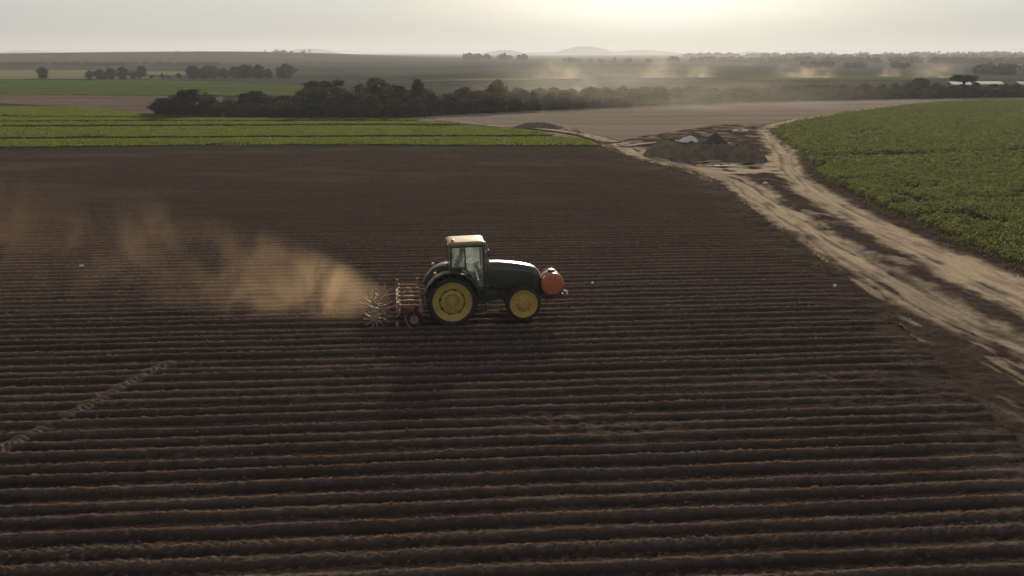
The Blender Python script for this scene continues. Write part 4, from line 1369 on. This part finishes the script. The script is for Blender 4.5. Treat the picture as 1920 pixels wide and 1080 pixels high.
for s in (-1, 1):
    pts = [(math.cos(a) * (rt + 0.012), s * 0.32, rt + 0.02 + math.sin(a) * (rt + 0.012)) for a in [R(q_) for q_ in range(-20, 201, 20)]]
    for i in range(len(pts) - 1):
        sb.bar(pts[i], pts[i + 1], 0.022)
    sb.box((0, s * 0.32, 0.035), (0.9, 0.06, 0.07))
sb.build('strap', MAT['black'], tank)

# ------------------------------------------------------------------ cultivator with rolling spider wheels
imp = empty('cultivator')
tag(imp, 'red brown row cultivator with rolling spiked wheels hitched behind the tractor', 'cultivator')
place(imp, -1.06, 0.10, 0.0)
# local x: 0 at the hitch, negative to the rear
fm = MB()
fm.box((-0.20, 0.0, 0.82), (0.13, 4.0, 0.13)).box((-1.05, 0.0, 0.86), (0.12, 4.1, 0.12))
for s in (-1, 1):
    fm.tube([(0.02, s * 0.42, 0.70), (-0.20, s * 0.36, 1.0), (-0.22, 0, 1.45)], 0.04, 4, twist=PI / 4)
fm.tube([(-0.22, 0, 1.42), (-1.05, 0, 0.92)], 0.04, 4, twist=PI / 4)
for y_ in (-1.95, 1.95):
    fm.box((-1.05, y_, 0.95), (0.09, 0.09, 0.5))
    fm.box((-0.22, y_, 1.0), (0.08, 0.08, 0.5))
fm.build('frame', MAT['red_frame'], imp, bevel=0.012)
UY = (-1.55, -0.85, -0.15, 0.55, 1.25, 1.92)
for y_ in UY:
    ra = MB()
    ra.tube([(-0.14, y_, 0.98), (-1.02, y_, 0.98)], 0.042, 8)
    ra.box((-0.20, y_, 0.90), (0.07, 0.10, 0.24)).box((-0.98, y_, 0.92), (0.07, 0.10, 0.22))
    ra.build('guide_rail', MAT['steel'], imp, smooth=50)
    sh = MB().tube([(-0.62, y_ + 0.12, 0.86), (-0.82, y_ + 0.12, 0.55), (-0.72, y_ + 0.12, 0.22), (-0.55, y_ + 0.12, 0.02)], [0.035, 0.035, 0.03, 0.02], 6)
    sh.box((-0.56, y_ + 0.12, 0.04), (0.22, 0.16, 0.03), (0, R(20), 0)).box((-0.62, y_ + 0.12, 0.90), (0.9, 0.06, 0.05))
    sh.build('tine', MAT['red_frame'], imp)
for y_ in (-1.35, -0.45, 0.45, 1.35):
    hp = MB()
    rings = [[(-0.62 + a * w_, y_ + b * w_ * 1.1, z_) for a, b in ((-1, -1), (1, -1), (1, 1), (-1, 1))] for w_, z_ in ((0.09, 0.66), (0.2, 0.84), (0.21, 0.88))]
    hp.loft(rings)
    hp.build('seed_box', MAT['red_frame'], imp, bevel=0.01)
for y_ in (-1.2, 1.5):
    gw = empty('gauge_wheel', (-0.45, y_, 0.33), 0, imp)
    MB().lathe([(0.17, -0.09), (0.30, -0.10), (0.335, -0.05), (0.335, 0.05), (0.30, 0.10), (0.17, 0.09)], n=30, closed=True).build('tyre', MAT['rubber'], gw)
    MB().lathe([(0.175, -0.085), (0.15, -0.03), (0.05, -0.04), (0.04, -0.1), (0.001, -0.1)], n=24, caps=False).lathe([(0.175, 0.085), (0.15, 0.03), (0.05, 0.04), (0.04, 0.1), (0.001, 0.1)], n=24, caps=False).build('rim', MAT['steel'], gw)
    MB().tube([(-0.02, 0.13, 0.0), (0.0, 0.14, 0.5)], 0.03, 6).tube([(-0.02, -0.13, 0.0), (0.0, -0.14, 0.5)], 0.03, 6).build('fork', MAT['red_frame'], gw)


def spider(y_, x_, tilt, rad):
    wl = empty('spiked_wheel', (x_, y_, rad * 0.86), 0, imp)
    wl.rotation_euler = (0, 0, tilt)
    MB().lathe([(0.001, -0.05), (0.08, -0.05), (0.09, -0.015), (rad * 0.24, -0.012), (rad * 0.26, 0.0), (rad * 0.24, 0.012), (0.10, 0.015), (0.09, 0.05), (0.001, 0.05)], n=24).build('hub', MAT['steel'], wl)
    tn = MB()
    ph0 = rnd.random() * 6
    for i in range(11):
        a = 2 * PI * i / 11 + ph0
        pts = []
        for f in (0.18, 0.55, 0.8, 1.0):
            a2 = a - 0.32 * (f - 0.18) ** 1.6
            pts.append((rad * f * math.cos(a2), 0.10 * (f - 0.25), rad * f * math.sin(a2)))
        tn.tube(pts, [0.030, 0.030, 0.026, 0.012], 6)
    tn.build('spikes', MAT['steel'], wl)
    ar = MB().tube([(x_ + 0.05, y_ + 0.10, rad * 0.86), (x_ + 0.45, y_ + 0.10, rad * 0.86 + 0.28), (-1.05, y_ + 0.1, 0.90)], 0.04, 4, twist=PI / 4).tube([(x_, y_ - 0.02, rad * 0.86), (x_, y_ + 0.12, rad * 0.86)], 0.04, 8)
    ar.build('wheel_arm', MAT['red_frame'], imp)
for i, y_ in enumerate((-1.15, -0.25, 0.65, 1.55)):
    spider(y_, -1.98 + (0.30 if i % 2 else 0), R(14 if i % 2 else -14), 0.62 if i else 0.48)
MB().box((-1.1, -1.2, 0.16), (0.10, 0.14, 0.16)).build('end_plate', MAT['steel'], imp, bevel=0.02)

# ------------------------------------------------------------------ the driver
MAT['skin'] = paint('skin', (0.30, 0.17, 0.11), 0.6, dirt=0.1)
MAT['shirt'] = paint('blue_grey_shirt', (0.12, 0.15, 0.22), 0.9, dirt=0.2)
MAT['trousers'] = paint('dark_trousers', (0.05, 0.05, 0.06), 0.9, dirt=0.2)
MAT['cap'] = paint('dark_cap', (0.06, 0.06, 0.07), 0.8, dirt=0.2)


def skin_obj(name, pts, edges, mat, parent, sub=2):
    me = bpy.data.meshes.new(name)
    me.from_pydata([p[:3] for p in pts], edges, [])
    o = bpy.data.objects.new(name, me)
    COL.objects.link(o)
    md = o.modifiers.new('skin', 'SKIN')
    me.skin_vertices.new() if not me.skin_vertices else None
    for i, p in enumerate(pts):
        r_ = p[3]
        me.skin_vertices[0].data[i].radius = (r_, r_) if not isinstance(r_, tuple) else r_
    me.skin_vertices[0].data[0].use_root = True
    sbs = o.modifiers.new('sub', 'SUBSURF')
    sbs.levels = sbs.render_levels = sub
    me.materials.append(mat)
    if parent:
        o.parent = parent
    return o


driver = empty('person')
tag(driver, 'tractor driver in a blue grey shirt and dark cap seated in the cab', 'person')
place(driver, 0.0, 0.0, 0.0)
bp = [(0.40, 0, 1.95, 0.15), (0.36, 0, 2.15, 0.145), (0.34, 0, 2.38, 0.16), (0.36, 0, 2.50, 0.085), (0.38, 0, 2.57, 0.058), (0.41, 0, 2.66, 0.092), (0.42, 0, 2.76, 0.09)]
be = [(0, 1), (1, 2), (2, 3), (3, 4), (4, 5), (5, 6)]
for s in (-1, 1):
    b = len(bp)
    bp += [(0.36, s * 0.20, 2.43, 0.068), (0.50, s * 0.26, 2.20, 0.05), (0.78, s * 0.22, 2.14, 0.04), (0.98, s * 0.18, 2.19, 0.032)]
    be += [(2, b), (b, b + 1), (b + 1, b + 2), (b + 2, b + 3)]
    c0 = len(bp)
    bp += [(0.52, s * 0.11, 1.94, 0.095), (0.88, s * 0.15, 1.93, 0.07), (0.96, s * 0.14, 1.60, 0.052), (1.02, s * 0.14, 1.34, 0.042), (1.16, s * 0.14, 1.31, 0.035)]
    be += [(0, c0), (c0, c0 + 1), (c0 + 1, c0 + 2), (c0 + 2, c0 + 3), (c0 + 3, c0 + 4)]
skin_obj('body', bp, be, MAT['skin'], driver)
sp_ = [(0.40, 0, 2.02, 0.175), (0.36, 0, 2.17, 0.165), (0.34, 0, 2.38, 0.178), (0.355, 0, 2.49, 0.10)]
se_ = [(0, 1), (1, 2), (2, 3)]
for s in (-1, 1):
    b = len(sp_)
    sp_ += [(0.36, s * 0.20, 2.435, 0.082), (0.48, s * 0.255, 2.22, 0.066)]
    se_ += [(2, b), (b, b + 1)]
skin_obj('shirt', sp_, se_, MAT['shirt'], driver)
tp_ = [(0.40, 0, 1.94, 0.17)]
te_ = []
for s in (-1, 1):
    b = len(tp_)
    tp_ += [(0.54, s * 0.11, 1.945, 0.108), (0.89, s * 0.15, 1.935, 0.083), (0.965, s * 0.14, 1.60, 0.066), (1.02, s * 0.14, 1.38, 0.058)]
    te_ += [(0, b), (b, b + 1), (b + 1, b + 2), (b + 2, b + 3)]
skin_obj('trousers', tp_, te_, MAT['trousers'], driver)
MB().lathe([(0.108, 0), (0.108, 0.05), (0.085, 0.10), (0.001, 0.12)], c=(0.42, 0, 2.735), axis='z', n=18).prism([(0.48, 2.735), (0.60, 2.725), (0.60, 2.74), (0.48, 2.755)], -0.075, 0.075).build('cap', MAT['cap'], driver)
MB().tube([(0.495, 0, 2.70), (0.525, 0, 2.665), (0.50, 0, 2.65)], [0.012, 0.02, 0.012], 6).build('nose', MAT['skin'], driver)
for s in (-1, 1):
    hn = MB()
    for i, (dy, ln) in enumerate(((-0.03, 0.06), (-0.01, 0.068), (0.01, 0.064), (0.03, 0.052))):
        hn.tube([(0.99, s * 0.18 + dy, 2.20), (1.03, s * 0.18 + dy, 2.235), (1.07, s * 0.18 + dy, 2.215), (1.065, s * 0.18 + dy, 2.18)], [0.011, 0.010, 0.009, 0.007], 6)
    hn.tube([(0.98, s * 0.15, 2.18), (1.02, s * 0.135, 2.165), (1.05, s * 0.14, 2.17)], [0.012, 0.011, 0.008], 6)
    hn.build('fingers', MAT['skin'], driver)

# ------------------------------------------------------------------ dust behind the cultivator
def dust_mat(name, build, color, aniso=0.45):
    m, t = mat_new(name)
    o = t.node('ShaderNodeOutputMaterial')
    v = t.node('ShaderNodeVolumePrincipled')
    v.inputs['Color'].default_value = (*color, 1)
    v.inputs['Anisotropy'].default_value = aniso
    t.put(v.inputs['Density'], build(t))
    t.l.new(v.outputs[0], o.inputs['Volume'])
    return m


def plume(t):
    p = t.node('ShaderNodeTexCoord').outputs['Object']
    sx = t.node('ShaderNodeSeparateXYZ')
    t.l.new(p, sx.inputs[0])
    x, y, z = sx.outputs
    u = t.m('DIVIDE', t.m('MULTIPLY', x, -1.0), 24.0, clamp=True)
    wp_ = t.node('ShaderNodeTexNoise')
    t.put(wp_.inputs['Vector'], p)
    wp_.inputs['Scale'].default_value = 0.22
    wp_.inputs['Detail'].default_value = 2.0
    wz = t.m('MULTIPLY', t.m('SUBTRACT', wp_.outputs[0], 0.5), t.m('ADD', 0.8, t.m('MULTIPLY', u, 5.0)))
    up = t.m('POWER', u, 0.75)
    zc = t.m('ADD', 0.35, t.m('MULTIPLY', up, 2.9))
    hz = t.m('ADD', 0.75, t.m('MULTIPLY', up, 3.2))
    yc = t.m('ADD', 1.1, t.m('MULTIPLY', u, 6.0))
    hy = t.m('ADD', 1.5, t.m('MULTIPLY', u, 3.6))
    a = t.m('POWER', t.m('ABSOLUTE', t.m('DIVIDE', t.m('SUBTRACT', t.m('ADD', z, wz), zc), hz)), 2.0)
    b = t.m('POWER', t.m('ABSOLUTE', t.m('DIVIDE', t.m('SUBTRACT', y, yc), hy)), 2.0)
    mask = t.mapr(t.m('ADD', a, b), 1.6, 0.0)
    n1 = t.noise(t.mapping(p, scale=(1, 1, 0.8), rot=(0, R(25), 0)), 0.42, 6, 0.62, 1.0)
    lo = t.m('ADD', 0.27, t.m('MULTIPLY', t.m('POWER', u, 0.45), 0.28))
    cl = t.mapr(n1, lo, t.m('ADD', lo, 0.32))
    strength = t.m('ADD', t.m('MULTIPLY', t.m('EXPONENT', t.m('MULTIPLY', u, -8.0)), 0.50), 0.034)
    start = t.mapr(x, 0.8, -3.0)
    end = t.mapr(x, -25.5, -19.0)
    return t.m('MULTIPLY', t.m('MULTIPLY', t.m('MULTIPLY', mask, cl), strength), t.m('MULTIPLY', start, end))


DUST_COL = (0.86, 0.63, 0.39)
dm = dust_mat('field_dust', plume, DUST_COL)
bx = MB().box((-12.8, 4.4, 3.3), (26.4, 12.0, 6.7))
dust = bx.build('dust_cloud', dm)
tag(dust, 'long tan dust cloud drifting up behind the cultivator', 'dust cloud', kind='stuff')
place(dust, -2.9, -0.3, 0.12)
dust.rotation_euler = (0, 0, YAW)


def far_plume(t):
    p = t.node('ShaderNodeTexCoord').outputs['Object']
    sx = t.node('ShaderNodeSeparateXYZ')
    t.l.new(p, sx.inputs[0])
    ob = t.node('ShaderNodeObjectInfo').outputs['Random']
    pv = t.vm('ADD', p, t.node('ShaderNodeCombineXYZ').outputs[0])
    r2 = t.vm('LENGTH', t.vm('MULTIPLY', t.vm('SUBTRACT', p, (0, 0, 0.1)), (1.0, 1.0, 0.95)))
    n_ = t.noise(t.vm('ADD', p, t.vm('MULTIPLY', t.node('ShaderNodeObjectInfo').outputs['Location'], (0.37, 0.11, 0.0))), 1.6, 4, 0.6, 0.4)
    return t.m('MULTIPLY', t.m('MULTIPLY', t.mapr(r2, 1.0, 0.1), t.mapr(n_, 0.36, 0.74)), 0.045)


fm_ = dust_mat('far_dust', far_plume, (0.95, 0.82, 0.62), 0.4)
FD = 'far dust plumes over the plain'
def plume_at(px, base_y, wpx, hpx, lab, mat=fm_, d_=None, name='dust_cloud', cat='dust cloud', grp=FD):
    g = G(px, base_y)
    d2 = g[1]
    m_ = MB().lathe([(math.sin(a), -math.cos(a)) for a in [PI * i / 10 for i in range(1, 10)]], axis='z', n=18)
    me_v = []
    for x, y, z in m_.v:
        me_v.append((x, y, max(z, 0.0)))
    m_.v = me_v
    o = m_.build(name, mat)
    o.location = (g[0], d2, float(terrain(*g)) + 0.1)
    o.scale = (wpx / FPX * d2 / 2 * 1.5, 12.0, hpx / FPX * d2 * 1.1)
    tag(o, lab, cat, grp)
    return o
plume_at(1045, 148, 90, 34, 'faint wide tan dust plume left of the bluish smoke')
plume_at(1235, 146, 70, 36, 'tan dust plume right of the bluish smoke over the tree line')
plume_at(1312, 146, 60, 22, 'low pale dust plume above the middle of the tree line')
plume_at(1490, 146, 70, 30, 'broad tan dust plume over the far green strip')
plume_at(1535, 146, 60, 26, 'slanting tan dust plume right of the broad one')
plume_at(1668, 144, 34, 20, 'small whitish dust plume left of the shed plume')
plume_at(1758, 146, 90, 34, 'bright tan dust plume rising behind the white shed roofs')
veil = dust_mat('thin_dust', lambda t: t.m('MULTIPLY', far_plume(t), 0.30), (0.90, 0.84, 0.74), 0.4)
vl = plume_at(1270, 197, 760, 130, 'thin tan dust veil hanging along the middle of the tree line', veil)
vl.scale = (55, 48, 13)
sm = dust_mat('blue_smoke', lambda t: t.m('MULTIPLY', far_plume(t), 1.2), (0.72, 0.85, 1.0), 0.0)
plume_at(1098, 172, 44, 30, 'wisp of bluish smoke over the tree line', sm, name='smoke', cat='smoke', grp=None)

# ------------------------------------------------------------------ the air
m, t = mat_new('haze_air')
o = t.node('ShaderNodeOutputMaterial')
v = t.node('ShaderNodeVolumePrincipled')
v.inputs['Color'].default_value = (0.72, 0.76, 0.82, 1)
v.inputs['Density'].default_value = 0.00021
v.inputs['Anisotropy'].default_value = 0.30
t.l.new(v.outputs[0], o.inputs['Volume'])
hz = MB().box((0, 5300, 34), (21000, 11000, 112)).build('haze', m)
tag(hz, kind='stuff')
